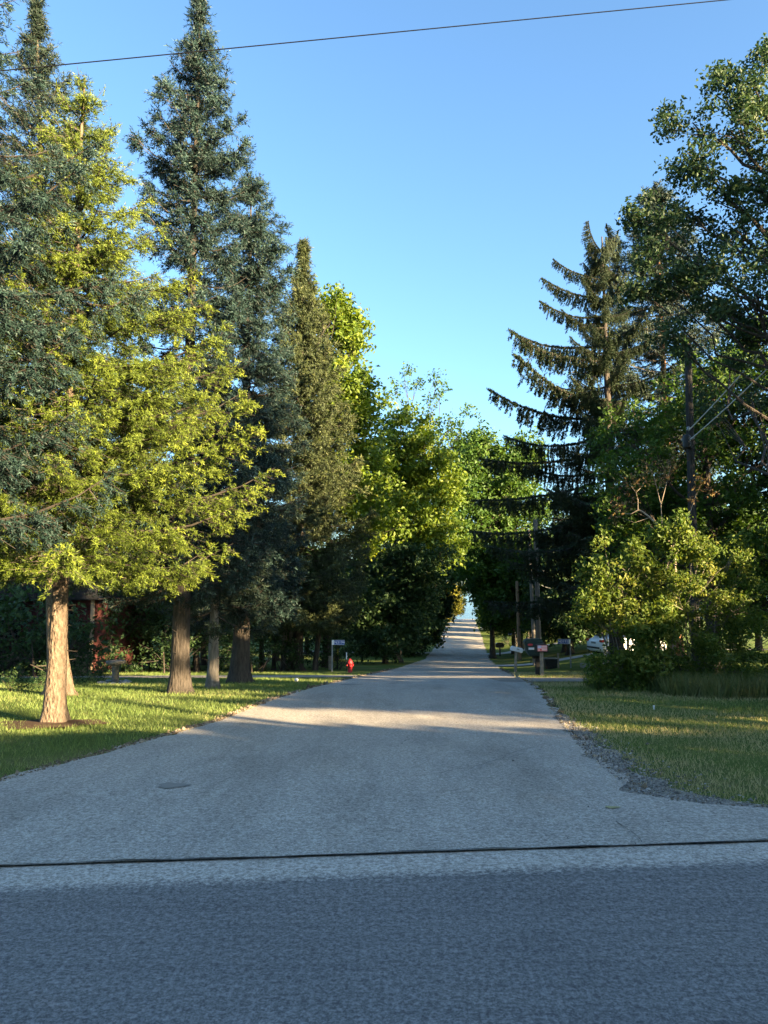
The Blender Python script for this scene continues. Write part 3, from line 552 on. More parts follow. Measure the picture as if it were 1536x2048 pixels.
# the young tree with pale bent limbs above the thicket
Y = 19.9; bs = base(1345, 1375, 20.1); root = empty('young_tree', bs, 'young tree with pale bent limbs and bronze leaves above the thicket', 'tree')
def pl(*pts): return np.array([np.array(at(a, b, Y+.02*i))-np.array(bs) for i, (a, b) in enumerate(pts)])
B = Bag()
main = np.concatenate([[[0, 0, -.05]], pl((1350, 1250), (1352, 1150), (1348, 1105), (1325, 1060), (1300, 1035), (1283, 1022), (1276, 1020))])
V, F = tube(main, np.linspace(.045, .02, len(main)), 7); arrays('trunk', V, F, m_pale_twig, root, smooth=True)
for pts, r in (((( 1276, 1020), (1262, 1028), (1244, 1027), (1228, 1020)), .014), (((1276, 1020), (1276, 1000), (1272, 985), (1262, 972)), .014), (((1272, 985), (1285, 972), (1290, 962)), .009), (((1325, 1060), (1322, 1010), (1310, 960), (1300, 935)), .013), (((1322, 1010), (1335, 960), (1342, 930)), .009), (((1348, 1105), (1372, 1050), (1392, 990), (1402, 970)), .014), (((1300, 1035), (1270, 1045), (1225, 1030)), .008)):
    V, F = tube(pl(*pts), np.linspace(r, r*.5, len(pts)), 5); B.add(V, F)
B.build('limbs', m_pale_twig, root, True)
PP = []
for a, b, s, n in ((1235, 1015, 14, 90), (1228, 1035, 8, 30), (1262, 965, 16, 90), (1290, 960, 12, 50), (1270, 1000, 10, 20), (1300, 930, 14, 60), (1342, 925, 14, 70), (1335, 945, 10, 30), (1402, 968, 14, 70), (1425, 985, 9, 30), (1385, 1000, 8, 25), (1320, 960, 12, 40)):
    q = rng.normal(size=(n, 3))*s/FPX*Y*.75; PP.append(np.array(at(a, b, Y))-np.array(bs)+q)
PP = np.concatenate(PP); V, F = leaves_mesh(PP, .085, rng, .3); arrays('crown', V, F, m_red, root, np.repeat(rng.random(len(PP)), 2), kind='stuff')
# spruce with the sunlit orange top far right
YG = 38.; bG = (at(1322, 600, YG)[0], YG, g(14, YG)); hG = hz(385, YG, bG)
spruce('spruce_tree', 'tall open spruce with a reddish trunk and sunlit tip behind the oak', bG, hG, [(4, 4), (10, 3.9), (hz(700, YG, bG), 3.3), (hz(520, YG, bG), 2.1), (hz(430, YG, bG), 1.2), (hG-.2, .35)], m_dkspr, barkmat('red_bark', (.16, .08, .045), (.32, .17, .1)), 77, r0=.33, per=7, gap=.62, sh=(.26, .066, 3, .5), twig_gap=.24, dead=.1, start=.3, hang=.5)

# ------------------------------------------------------------------ weeping spruce on the right: every branch its own part
YW = 33.; bW = (at(1214, 700, YW)[0], YW, g(10, YW)); hW = hz(470, YW, bW)
root = empty('weeping_spruce', bW, 'dark Norway spruce with long upswept branches hung with weeping twigs', 'tree')
P, rad, (V, F) = trunk_mesh((0, 0, 0), hW, .34, .03, 14, 1.6, seed=4, wob=.03); arrays('trunk', V, F, m_bark_dark, root, smooth=True)
def weeping_branch(seed, L=4.0):
    r_ = np.random.default_rng(seed); t = np.linspace(0, 1, 10)
    q = np.column_stack([L*t, .12*np.sin(t*5+seed)*t, L*(-r_.uniform(.04, .17)*t*(1-t)*2+r_.uniform(.06, .18)*t**2.5)])
    V, F = tube(q, np.linspace(.05, .012, 10), 5); n = 170; u = r_.uniform(.04, 1, n); A = np.stack([np.interp(u, t, q[:, c]) for c in range(3)], 1)
    hl = (.5*np.sin(np.pi*np.clip(u*.75+.22, 0, 1))**.8+.1)*r_.uniform(.25, 1.4, n)
    sd = r_.normal(size=n)*.28; A2 = A+np.column_stack([r_.normal(size=n)*.05, sd*.6, -.04+0*u]); Bt = A2+np.column_stack([.1*hl, sd*.25, -hl])
    V2, F2 = prisms(A, A2, .008, .006); V3, F3 = prisms(A2, Bt, .006, .003)
    ns = np.maximum(3, (hl/.05).astype(int)); idx = np.repeat(np.arange(n), ns); w = r_.random(len(idx))
    PP = A2[idx]+(Bt-A2)[idx]*w[:, None]; D = unit(np.column_stack([.25+r_.normal(size=len(idx))*.3, r_.normal(size=len(idx))*.45, -np.ones(len(idx))]))
    m = 460; w2 = r_.uniform(.08, 1.0, m); P2 = np.stack([np.interp(w2, t, q[:, c]) for c in range(3)], 1); D2 = unit(np.column_stack([np.ones(m), r_.normal(size=m)*.7, .35+r_.normal(size=m)*.3]))
    PA = np.concatenate([PP, P2]); DA = np.concatenate([D, D2]); K = 5
    V4, F4 = blades(PA, DA, .13*r_.uniform(.7, 1.3, len(PA)), .05, K, r_)
    return np.concatenate([V, V2, V3]), np.concatenate([F, F2+len(V), F3+len(V)+len(V2)]), V4, F4, np.clip(np.repeat(r_.normal(.4, .18, len(PA)), K), 0, 1)
protos = []
for s_ in range(5):
    a, b, c, d, v = weeping_branch(s_+1); me1 = bpy.data.meshes.new('branch'); me1.from_pydata(a.tolist(), [], b.tolist()); me1.materials.append(m_twig)
    tmp = arrays('foliage', c, d, m_nor, None, v); me2 = tmp.data; bpy.data.objects.remove(tmp); protos.append((me1, me2))
def put_branch(z, az, L, pitch, k):
    o = bpy.data.objects.new('branch', protos[k][0]); C.objects.link(o); o.parent = root
    o.location = (float(np.interp(z, P[:, 2], P[:, 0])), float(np.interp(z, P[:, 2], P[:, 1])), z); o.rotation_euler = (0, -pitch, az); s = L/4.0; o.scale = (s, max(.55, s), max(.6, min(s, 1.15)))
    f = bpy.data.objects.new('foliage', protos[k][1]); C.objects.link(f); f.parent = o; f['kind'] = 'stuff'
mpp = YW/FPX
for i, (pp, tip_px, dp) in enumerate(((528, 1160, 40), (560, 1098, 14), (600, 1072, 12), (632, 1075, 9), (655, 1110, 6), (690, 1015, 7), (722, 1012, 8), (775, 1090, 0), (800, 985, 6), (835, 965, 3), (870, 1000, -2), (905, 950, -4), (960, 935, -8), (1010, 930, -11), (1060, 945, -14), (1100, 1000, -16))):
    dp += random.uniform(-5, 5)
    put_branch(hz(pp, YW, bW), math.pi+random.uniform(-.4, .4), (1208-tip_px)*mpp*1.02, R(dp), i % 5)
z = hz(1180, YW, bW); i = 0
while z < hW-.5:
    f = (z-2.5)/(hW-2.5)
    for k in range(4 if f < .35 else 3):
        az = random.uniform(-2.5, 2.5) if k else random.uniform(2.4, 3.9)
        L = (6.2*(1-f)**.75+.5)*random.uniform(.6, 1.0)
        if k == 0: L *= .62
        put_branch(z+random.uniform(-.2, .2), az, L, R(-14+34*f+random.uniform(-5, 5)), i % 5); i += 1
    z += .78
z = hz(900, YW, bW)
while z < hW-.3:
    put_branch(z, random.uniform(-3.1, 3.1), random.uniform(.6, 1.1), R(random.uniform(0, 30)), i % 5); i += 1; z += .4
put_branch(hW-.9, math.pi-.2, 1.7, R(62), 2); put_branch(hW-.8, .4, 1.4, R(66), 3)

# ------------------------------------------------------------------ trees put in outside the frame to throw the shade, sun gaps cut in their crowns (right of the camera and beyond the crossroad)
def shade_tree(x, y, H, Rr, seed, label, low=.22, n=9, leaf=.26, clip=False):
    r_ = np.random.default_rng(seed); b = (x, y, g(x, y)); blobs = []
    for k in range(n):
        fz = low+(1-low)*(k+.5)/n; a = k*2.4+seed; rr = Rr*math.sin(math.pi*min(.93, .28+.62*(fz-low)/(1-low)))
        blobs.append((math.cos(a)*rr*.55, math.sin(a)*rr*.55, H*fz, rr*.72, rr*.72, H*(1-low)/n*1.35, 1))
    th = (lambda Q: (Q[:, 0] < .53*Q[:, 1]+1.2) & (Q[:, 1] > -1)) if clip else None
    return leafy('leafy_tree', label, b, H*.9, .3, blobs, m_wood, m_bark_dark, seed, sub=10, leaves=34, leaf=leaf*1.45, spread=.62, fork=.12, thin=th, group='shade trees outside the view', leaf_thin=lets_through)
LB_ = 'tall leafy tree standing out of view to the right of the crossroad'
for i, (x, y, H, Rr, lo) in enumerate(((13.6, 8.6, 11, 5.0, .16), (18.5, 10.5, 16, 5, .1), (22, 15.5, 16, 5, .1), (10, -13, 16, 4.5, .08), (14.5, -12.5, 15, 4.5, .05), (27, -15, 15, 5, .05), (20, -12.5, 13, 4.5, .05), (15, -8.5, 10, 4.8, .05), (22, -8, 11, 5.2, .05), (32, -10, 20, 5.5, .06), (40, -8, 20, 6, .06), (12, -16, 17, 5.5, .06), (22, -15, 13, 5.5, .05), (35, -14, 20, 5.5, .06), (33, 14, 15, 6, .1), (24, 31, 11, 5, .05), (20.5, 25.5, 10, 4.5, .05), (44, -4, 18, 6, .06), (3, -14, 15, 5, .08))):
    shade_tree(x, y, H, Rr, 200+i, LB_, lo, clip=(i < 2))

# ------------------------------------------------------------------ woods behind
wa = leafy('woodland_tree', 'dark leafy tree in the shaded wood behind the left lawn', (-9.5, 38, g(-9.5, 38)), 8.5, .17, [(0, 0, 6.8, 1.7, 1.7, 1.8), (1.5, .4, 5, 1.5, 1.4, 1.3), (-1.5, .2, 5.2, 1.5, 1.4, 1.4), (.2, -1.3, 4.2, 1.5, 1.4, 1.2), (1.3, 1, 3, 1.3, 1.3, 1), (-1.4, .6, 3, 1.4, 1.3, 1), (.2, 1.4, 5, 1.5, 1.4, 1.3), (0, -1, 2.4, 1.5, 1.2, .8)], m_wood, m_bark_dark, 301, sub=26, leaves=52, leaf=.2, spread=.45, fork=.14, group='trees in the wood behind the left lawn')
wb = leafy('woodland_tree', 'broad leafy tree of the wood along the right side', (24, 62, g(24, 62)), 8.5, .2, [(0, 0, 7.2, 2, 2, 1.6), (1.8, 0, 5.4, 1.7, 1.6, 1.4), (-1.8, .5, 5.3, 1.8, 1.6, 1.4), (.3, -1.6, 5, 1.6, 1.5, 1.3), (.2, 1.6, 4.6, 1.6, 1.5, 1.3), (-1.2, -1, 3.2, 1.5, 1.4, 1), (1.4, .8, 3.2, 1.5, 1.4, 1), (0, 0, 2.2, 1.6, 1.4, .8)], m_green, m_bark_dark, 303, sub=26, leaves=52, leaf=.2, spread=.48, fork=.14, group='trees in the wood along the right side')
for (x, y, s) in ((-13, 40, 1.0), (-17, 37, 1.1), (-21, 39, 1.1), (-25, 35, 1.0), (-30, 36, 1.2), (-7, 43, 1.0), (-11, 46, 1.1), (-15, 48, 1.2), (-5.5, 37.5, .62), (-8.5, 34, .7), (-20, 46, 1.2), (-26, 44, 1.2), (-3.5, 56, 1.0), (-8, 56, 1.2), (-14, 58, 1.3), (-22, 56, 1.4), (-33, 44, 1.3), (-2, 66, 1.0), (-7, 68, 1.3), (0, 78, 1.05), (-5, 82, 1.3), (2.5, 92, 1.0), (-3, 97, 1.3), (4, 108, 1.0), (-2, 112, 1.3), (6, 122, 1.0), (0, 128, 1.3), (-36, 30, 1.2), (-12, 33.5, .8)):
    copy_tree(wa, (x, y, g(x, y)), random.uniform(0, 6.28), (s*random.uniform(.9, 1.15), s*random.uniform(.9, 1.15), s*random.uniform(.85, 1.1)))
for (x, y, s) in ((14, 58, 1.1), (19, 53, 1.2), (22, 44, 1.0), (26, 49, 1.2), (20, 62, 1.3), (27, 58, 1.4), (14, 66, 1.0), (15, 76, 1.1), (20, 80, 1.3), (17, 88, 1.1), (22, 93, 1.4), (18.5, 100, 1.0), (24, 105, 1.4), (20, 113, 1.0), (26, 118, 1.3), (22, 126, .9), (27, 133, 1.2), (24, 141, .9), (30, 38, 1.1), (35, 46, 1.3), (40, 40, 1.3), (36, 52, 1.4)):
    copy_tree(wb, (x, y, g(x, y)), random.uniform(0, 6.28), (s*random.uniform(.9, 1.15), s*random.uniform(.9, 1.15), s*random.uniform(.85, 1.1)))
bs = base(880, 1240, 138)
px_tree('golden_tree', 'sunlit golden tree at the far end of the road by the lake', bs, 138, [(905, 1190, 18), (912, 1210, 14), (895, 1215, 20), (900, 1228, 18, 10), (885, 1200, 20), (908, 1175, 10)], m_lit, m_bark_grey, 81, 5, .15, sub=14, leaves=60, leaf=.3, spread=.55, fork=.15)
bs = base(851, 1272, 101)
px_tree('bush', 'sunlit yellow bush beside the far left verge', bs, 101, [(851, 1257, 5, 9), (853, 1265, 4, 6), (849, 1268, 4, 4)], m_lit, m_bark_grey, 83, .8, .04, sub=60, leaves=60, leaf=.16, spread=.2, fork=.1)
for y in range(64, 150, 9):
    for sd, src in ((-1, wa), (1, wb)):
        x = float(np.interp(y, *LY))-random.uniform(2.6, 3.6) if sd < 0 else float(np.interp(y, *RY))+random.uniform(2.4, 3.4)
        yy = y+random.uniform(-3, 3); s_ = random.uniform(.75, 1.0); copy_tree(src, (x, yy, g(x, yy)), random.uniform(0, 6.28), (s_, s_, s_*random.uniform(.9, 1.2)))
# bushes
bu = leafy('bush', 'dark bush in the undergrowth of the left wood', (-11.5, 31, g(-11.5, 31)), 1.2, .04, [(0, 0, 1.1, .8, .7, .6), (.6, .1, .7, .6, .6, .5), (-.6, 0, .7, .6, .6, .5), (0, -.4, .5, .7, .5, .4)], m_wood, m_bark_dark, 311, sub=40, leaves=44, leaf=.11, spread=.22, fork=.1, stems=4, group='bushes in the undergrowth of the left wood', flare=1.1)
for (x, y, s) in ((-9, 31.5, 1.2), (-6.5, 32, 1.0), (-14, 31, 1.4), (-4.5, 36, .9), (-7.5, 36, 1.3), (-10.5, 35, 1.6), (-13.5, 35, 1.7), (-17, 33, 1.6), (-5.8, 34, 1.0), (-2.6, 39, .9), (-3.8, 42, 1.6), (-20, 32, 1.8), (-13.2, 28.6, 1.3), (-16, 28.2, 1.5), (-18.5, 28, 1.3), (-12.2, 26.9, 1.5), (-14.5, 26.5, 1.2), (-10.9, 27.3, 1.1), (-12.6, 28.4, 2.2), (-15.4, 28.2, 2.4), (-18.2, 27.6, 2.3)):
    copy_tree(bu, (x, y, g(x, y)), random.uniform(0, 6.28), s)
for (px, pp, s, lb) in ((150, 1372, 30, 'dark rounded bush behind the sunlit trunk, left of the birdbath'), (195, 1368, 26, 'small dark bush just left of the birdbath'), (35, 1385, 32, 'low spreading bush at the left edge in front of the house'), (90, 1380, 34, 'dark upright bush behind the sunlit trunk'), (826, 1312, 27, 'round dark bush on the verge left of the far road'), (752, 1312, 24, 'low hedge bush on the far left lawn'), (790, 1314, 20, 'clipped dark bush between the hedge and the far road'), (1010, 1290, 20, 'dark bush by the far blue address sign')):
    q = gp(px, pp); c = copy_tree(bu, q, random.uniform(0, 6.28), s*q[1]/FPX/1.1, lb); del c['group']
# ------------------------------------------------------------------ grass, weeds, gravel
def grass(name, label, N, xr, yr, hgt, wid, mat, mask, seed, dens=1.0, lean=.5, fmt='grass'):
    r_ = np.random.default_rng(seed)
    w = r_.random(N); y = yr[0]*(yr[1]/yr[0])**w               # density falls off with distance
    x = r_.uniform(xr[0], xr[1], N); k = mask(x, y) & (np.abs(x) < .58*y+2.2); x = x[k]; y = y[k]; n = len(x)
    z = G(x, y); sc = np.clip(y/9, .75, 2.6)
    h = hgt*r_.uniform(.5, 1.4, n)*sc**.6; wd = wid*r_.uniform(.7, 1.3, n)*sc
    a = r_.random(n)*6.28; l_ = r_.normal(size=(n, 2))*lean*h[:, None]
    bx = np.cos(a)*wd/2; by = np.sin(a)*wd/2
    V = np.stack([np.column_stack([x-bx, y-by, z-.01]), np.column_stack([x+bx, y+by, z-.01]), np.column_stack([x+l_[:, 0], y+l_[:, 1], z+h])], 1).reshape(-1, 3)
    patch = .5+.25*np.sin(x*1.1+y*.6+2)+.22*np.sin(x*.5-y*1.3)+.12*np.sin(x*2.9+y*2.3)
    dry = (.4+.2*np.sin(x*.9+y*1.7)+np.clip((1.6-np.abs(y-7.8+.25*(x-4)))*.3, 0, .4))*(x > 0)+np.where(x < 0, .25*np.exp(-np.abs(x-np.interp(y, *LY))/.35), .3*np.exp(-np.abs(x-np.interp(y, *RY))/.5))
    var = np.clip(.12+.38*patch+dry+r_.normal(0, .17, n), 0, 1)
    o = arrays(name, V, np.arange(n*3).reshape(-1, 3), mat, None, var); return tag(o, label, 'grass', None, 'stuff')
grass('grass', 'short mown grass of the lawns on both sides of the road', 400000, (-22, 16), (5.3, 32), .042, .0085, m_blade, lambda x, y: ~on_road(x, y, -.04-.1*rng.random(len(x))) & ~((x > 0) & (y < 12.5) & on_road(x, y, -(.08+.3*rng.random(len(x)))*np.clip(1.35-(y-5.3)*.13, .25, 1.4))) & ~((y > 25.2) & (y < 28) & (x < 0)) & ~((y > 22) & (y < 25.7) & (x > 3)) & (np.hypot(x+5.08, (y-11.7)) > .42), 401)
grass('grass', 'thin straggling grass tufts along the broken edge of the asphalt', 9000, (-6, 9), (5.4, 30), .05, .012, m_blade, lambda x, y: on_road(x, y, -.25) & ~on_road(x, y, .1), 402)
grass('weeds', 'tall shaded weeds growing in front of the roadside thicket', 26000, (4.8, 14), (15.6, 19.5), .27, .018, leafmat('weed_blade', (.04, .075, .02), (.075, .12, .032), (.16, .17, .06), .3), lambda x, y: (x > 5.6+.3*np.sin(y*3)+(18-y)*.5), 403, lean=.3)
T4 = np.array([[0, 1, 2], [0, 2, 3], [0, 3, 1], [1, 3, 2]])
def stones(name, label, N, fn, seed, s0, mat):
    r_ = np.random.default_rng(seed); x, y, s = fn(r_, N); s = s*s0; n = len(x)
    o8 = np.array([[1, 0, 0], [-1, 0, 0], [0, 1, 0], [0, -1, 0], [0, 0, 1], [0, 0, -1]], float); f8 = np.array([[0, 2, 4], [2, 1, 4], [1, 3, 4], [3, 0, 4], [2, 0, 5], [1, 2, 5], [3, 1, 5], [0, 3, 5]])
    V = o8[None]*r_.uniform(.55, 1.2, (n, 6, 1))+r_.normal(size=(n, 6, 3))*.22; V *= s[:, None, None]*np.array([1, 1, .7]); V += np.stack([x, y, G(x, y)+.02], 1)[:, None]
    F = (np.arange(n)*6)[:, None, None]+f8[None]; o = arrays(name, V.reshape(-1, 3), F.reshape(-1, 3), mat, None, np.repeat(r_.random(n), 8)); return tag(o, label, 'gravel', None, 'stuff')
m_stone = leafmat('crushed_stone', (.07, .065, .06), (.19, .185, .17), (.4, .385, .36), 0, .9)
m_litter = leafmat('dry_leaf_litter', (.06, .045, .03), (.15, .115, .075), (.3, .25, .18), 0, .9)
def corner(r_, N):
    w = r_.uniform(5.3, 12.5, N); x0 = np.interp(w, *RY); x = x0+np.abs(r_.normal(size=N))*.24*np.clip(1.5-(w-5.3)*.14, .25, 1.5)-.06
    y = w+.1*np.clip(x, -30, 30)*np.exp(-np.clip(w-5, 0, 20)/1.2); k = x < 9
    return x[k], y[k], r_.gamma(2, .5, k.sum())
stones('gravel', 'crushed pale stones spilling off the right corner of the road', 6500, corner, 411, .0065, m_stone)
def along(r_, N):
    w = np.where(r_.random(N) < .75, r_.uniform(5.4, 16, N), r_.uniform(16, 40, N)); left = r_.random(N) < .75
    x = np.where(left, np.interp(w, *LY)-np.abs(r_.normal(size=N))*.09+.05, np.interp(w, *RY)+np.abs(r_.normal(size=N))*.1-.05); return x, w+.1*np.clip(x, -30, 30)*np.exp(-np.clip(w-5, 0, 20)/1.2), r_.gamma(2, .5, N)*np.clip(w/10, .8, 3)
stones('leaf_litter', 'dry leaf litter and grit along both edges of the asphalt', 4500, along, 413, .011, m_litter)
def loose(r_, N): x = r_.uniform(-3, 3, N); y = r_.uniform(4.3, 12, N); return x, y, r_.gamma(1.5, .5, N)
stones('grit', 'loose grit scattered over the pale road surface', 500, loose, 415, .006, m_stone)
a = np.linspace(0, 2*math.pi, 49)[:-1]; rr = .62*(1+.14*np.sin(a*3)+.1*np.sin(a*7+1))
X = -5.2+rr*1.35*np.cos(a); Yv = 11.72+rr*np.sin(a); V = np.concatenate([np.column_stack([X, Yv, G(X, Yv)+.012]), [[-5.08, 11.7, g(-5.08, 11.7)+.07]]])
tag(arrays('bare_earth', V, [(i, (i+1) % 48, 48) for i in range(48)], m_soil, smooth=True), kind='structure')

# ------------------------------------------------------------------ street furniture
m_red_paint = plain('hydrant_red', (.42, .025, .03), .45); m_blk = plain('black_plastic', (.012, .013, .014), .5); m_dkgreen = plain('dark_green_plastic', (.012, .035, .035), .45)
m_white = plain('white_paint', (.72, .73, .74), .5); m_steel = plain('galvanised_steel', (.26, .27, .28), .5, .5); m_signblue = plain('sign_blue', (.05, .1, .36), .4)
m_refl = plain('reflective_white', (.8, .82, .84), .3); m_timber = plain('grey_timber', (.24, .21, .17), .9, vary=.3); m_pole = barkmat('pole_wood', (.03, .029, .028), (.065, .062, .06), 10, .6); m_polegrey = barkmat('grey_pole_wood', (.14, .125, .11), (.27, .25, .22), 10, .6); m_polebrown = barkmat('brown_pole_wood', (.2, .13, .08), (.38, .26, .17), 10, .6)
m_yellow = plain('marker_yellow', (.75, .6, .08), .4); m_redprint = plain('red_print', (.5, .05, .06), .5); m_pinkprint = plain('faded_red_print', (.72, .3, .3), .5); m_lblue = plain('pale_blue_print', (.5, .55, .75), .5); m_rubber = plain('tyre_rubber', (.012, .012, .012), .8)
m_cable = plain('black_cable', (.005, .006, .009), .8, spec=.1); m_drop = plain('weathered_cable', (.5, .5, .5), .7); m_glass = plain('dark_glass', (.015, .02, .022), .06, spec=.8); m_carwhite = plain('white_car_paint', (.74, .76, .78), .22, vary=.02, spec=.6); m_tail = plain('tail_lamp_red', (.3, .01, .015), .2)
m_redwall = plain('red_siding', (.06, .014, .012), .85, vary=.25); m_roof = plain('dark_shingle', (.014, .014, .015), .9, vary=.4)
def text(name, s, size, mat, parent, loc, rot):
    cu = bpy.data.curves.new(name, 'FONT'); cu.body = s; cu.size = size; cu.align_x = 'CENTER'; cu.align_y = 'CENTER'; cu.extrude = .002
    t = bpy.data.objects.new(name+'_curve', cu); C.objects.link(t); dg = bpy.context.evaluated_depsgraph_get(); me = bpy.data.meshes.new_from_object(t.evaluated_get(dg)); bpy.data.objects.remove(t)
    o = link(name, me, parent, None); me.materials.clear(); me.materials.append(mat); o.location = loc; o.rotation_euler = rot; return o
# hydrant
q = gp(700, 1346); r = empty('fire_hydrant', q, 'red fire hydrant standing on the verge beside the blue address sign', 'fire hydrant'); sc_ = 33/FPX*q[1]/.78
lathe('body', [(0, -.05), (.17, -.05), (.17, .03), (.12, .035), (.11, .05), (.105, .45), (.15, .46), (.15, .5), (.12, .505)], m_red_paint, r, 20)
lathe('bonnet', [(.125, .505), (.12, .56), (.09, .63), (.045, .67), (.03, .675), (.03, .72), (.0, .725)], m_red_paint, r, 20)
for a in (0, math.pi): lathe('nozzle', [(.0, .175), (.05, .175), (.052, .15), (.045, .14), (.04, .08)], m_red_paint, r, 14, (0, 0, .38), (0, math.pi/2, a))
lathe('pumper_nozzle', [(.0, .2), (.068, .2), (.07, .165), (.06, .155), (.055, .08)], m_red_paint, r, 16, (0, 0, .34), (math.pi/2, 0, .3))
for k in range(6): lathe('bolt', [(.0, .03), (.016, .03), (.016, 0)], m_red_paint, r, 6, (.145*math.cos(k*1.05), .145*math.sin(k*1.05), .5))
r.scale = (sc_*.92,)*3
# address signs
def address_sign(px_post, pp_base, pp_top, px_far, num, label, dim=1):
    q = gp(px_post, pp_base); Y = q[1]; H = zp(pp_top, Y)-q[2]; W = abs(px_far-px_post)/FPX*Y; sg = 1 if px_far > px_post else -1; h = W*.38
    r = empty('address_sign', q, label, 'sign'); 
    box('post', (.06, .04, H+.1), (0, .03, H/2-.05), m_steel, r, .006)
    box('plate', (W*.84, .012, h), (sg*W*.56, 0, H-h/2), m_signblue, r, .002); box('reflector', (W*.16, .012, h), (sg*.06*W, -.001, H-h/2), m_refl, r, .002)
    for zz in (h*.46, -h*.46): box('border', (W*.82, .004, h*.05), (sg*W*.56, -.008, H-h/2+zz), m_refl, r)
    if num: text('number', num, h*.78, m_refl, r, (sg*W*.57, -.009, H-h/2), (math.pi/2, 0, 0))
    return r
address_sign(664, 1343, 1280, 689, 'N3194', 'blue address sign on a steel post left of the red hydrant')
address_sign(1142, 1336, 1278, 1117, 'N3193', 'blue address sign on a thin post right of the big mailbox')
address_sign(1031, 1297, 1264, 1016, '', 'distant blue address sign in front of the brown broken-off pole')
def stake(name, px, pb, pt, w, mat, label, cat, tipmat=None, tipf=.3, tiplow=0):
    q = gp(px, pb); H = zp(pt, q[1])-q[2]; r = empty(name, q, label, cat)
    box('shaft', (w, w*.7, H*(1-tipf)+.1), (0, 0, H*(1-tipf)/2-.05), mat, r, w*.12)
    box('marker', (w*1.25, w*.9, H*tipf), (0, 0, H*(1-tipf/2)+.001), tipmat or mat, r, w*.15); return r
stake('marker_post', 675, 1339, 1297, .06, m_blk, 'thin post with a yellow reflector behind the address sign', 'marker post', m_yellow, .32)
stake('marker_post', 693, 1342, 1305, .04, m_blk, 'thin post with a white reflector just behind the hydrant', 'marker post', m_refl, .38)
stake('stake', 1117, 1336, 1306, .08, m_timber, 'short weathered wooden stake right of the dark bin', 'stake', None, .12)
stake('stake', 1308, 1421, 1411, .025, m_white, 'tiny white stub standing in the sunlit grass on the right', 'stake', None, .3)
stake('fence_post', 660, 1340, 1312, .16, m_timber, 'pale wooden post half hidden behind the left address sign', 'post', None, .1)
stake('marker_post', 1062, 1328, 1318, .05, m_blk, 'short black marker at the edge of the concrete driveway', 'marker post', None, .3)
# big dark-green moulded mailbox
q = gp(1074, 1352); Y = q[1]; k = Y/FPX; r = empty('mailbox', q, 'big dark green moulded mailbox with a red badge and a thick post', 'mailbox', 'mailboxes along the right verge')
top = zp(1278, Y)-q[2]; bot = zp(1311, Y)-q[2]; cx = (1070-1076)*k
box('post', (8.5*k, 7*k, bot+.15), (1.2*k, 0, bot/2-.02), m_blk, r, .02)
box('arm', (14*k, 7*k, 7*k), (-2*k, 0, bot-2.5*k), m_blk, r, .03)
prism('body', [(cx-18*k, top-5*k), (cx-14*k, top-1*k), (cx+12*k, top), (cx+17*k, top-5*k), (cx+17*k, bot+5*k), (cx+12*k, bot), (cx-9*k, bot), (cx-14*k, bot+7*k)], 20*k, m_dkgreen, r, bev=.02)
prism('lid', [(cx-19*k, top-5.2*k), (cx-15*k, top+.4*k), (cx+12*k, top+1.2*k), (cx+18*k, top-5*k), (cx+17.4*k, top-7*k), (cx-18*k, top-7.5*k)], 21*k, m_dkgreen, r, bev=.01)
a = np.linspace(0, 6.283, 21)[:-1]; arrays('badge', np.column_stack([cx-8*k+5.2*k*np.cos(a), np.full(20, -10.7*k), top-10.5*k+2.3*k*np.sin(a)]), [list(range(20))], m_redprint, r)
box('label_plate', (11*k, .01, 4.2*k), (cx-6*k, -10.3*k, top-18*k), m_white, r, .002); box('flag', (1.5*k, .02, 6*k), (cx+17.9*k, -5*k, top-7*k), m_steel, r, .004)
# small black mailbox with a red and white print, wooden post
q = gp(1085, 1353); Y = q[1]-.25; q = (at(1085, 1353, Y)[0], Y, g(at(1085, 1353, Y)[0], Y)); k = Y/FPX; r = empty('mailbox', q, 'small black mailbox with a red and white printed end on a wooden post', 'mailbox', 'mailboxes along the right verge')
zt = zp(1288, Y)-q[2]; zb_ = zp(1304, Y)-q[2]
box('post', (6.2*k, 5.5*k, zb_+.12), (0, .06, zb_/2-.03), m_timber, r, .008)
ol = [(-10*k, zb_), (12*k, zb_), (12*k, zt-3*k)]+[(1*k+11*k*math.cos(t), zt-3*k+3*k*math.sin(t)) for t in np.linspace(.3, 2.84, 8)]+[(-10*k, zt-3*k)]
prism('body', ol, 22*k, m_blk, r, (0, .12, 0), bev=.006)
box('print_panel', (19*k, .008, 11.5*k), (0, -11*k+.11, zb_+7.6*k), m_pinkprint, r, .002); box('print_blue_field', (7*k, .006, 5*k), (-5.6*k, -11*k+.104, zb_+10.3*k), m_lblue, r); box('print_mark', (3*k, .006, 3.4*k), (-3.2*k, -11*k+.104, zb_+4.6*k), m_redprint, r)
for i in range(3): box('print_stripe', (10*k, .006, 1.0*k), (3.7*k, -11*k+.104, zb_+(5+3*i)*k), m_white, r)
# white tilted mailbox
q = gp(1032, 1346); Y = q[1]; k = Y/FPX; r = empty('mailbox', q, 'white rounded mailbox tilted on a leaning pale post', 'mailbox', 'mailboxes along the right verge')
zt = zp(1299, Y)-q[2]
box('post', (4.6*k, 4.6*k, zt+.1), (0, .03, zt/2-.05), m_timber, r, .006, (0, R(3), 0))
ol = [(-12*k, -4.5*k), (12*k, -4.5*k), (12*k, 2*k), (10*k, 4.6*k), (-10*k, 4.6*k), (-12*k, 2*k)]
prism('body', ol, 11*k, m_white, r, (2*k, 0, zt+.5*k), (0, R(13), 0), bev=.02); box('flag', (5*k, .01, 2*k), (4*k, -5.8*k, zt+1*k), m_steel, r, .002, (0, R(13), 0))
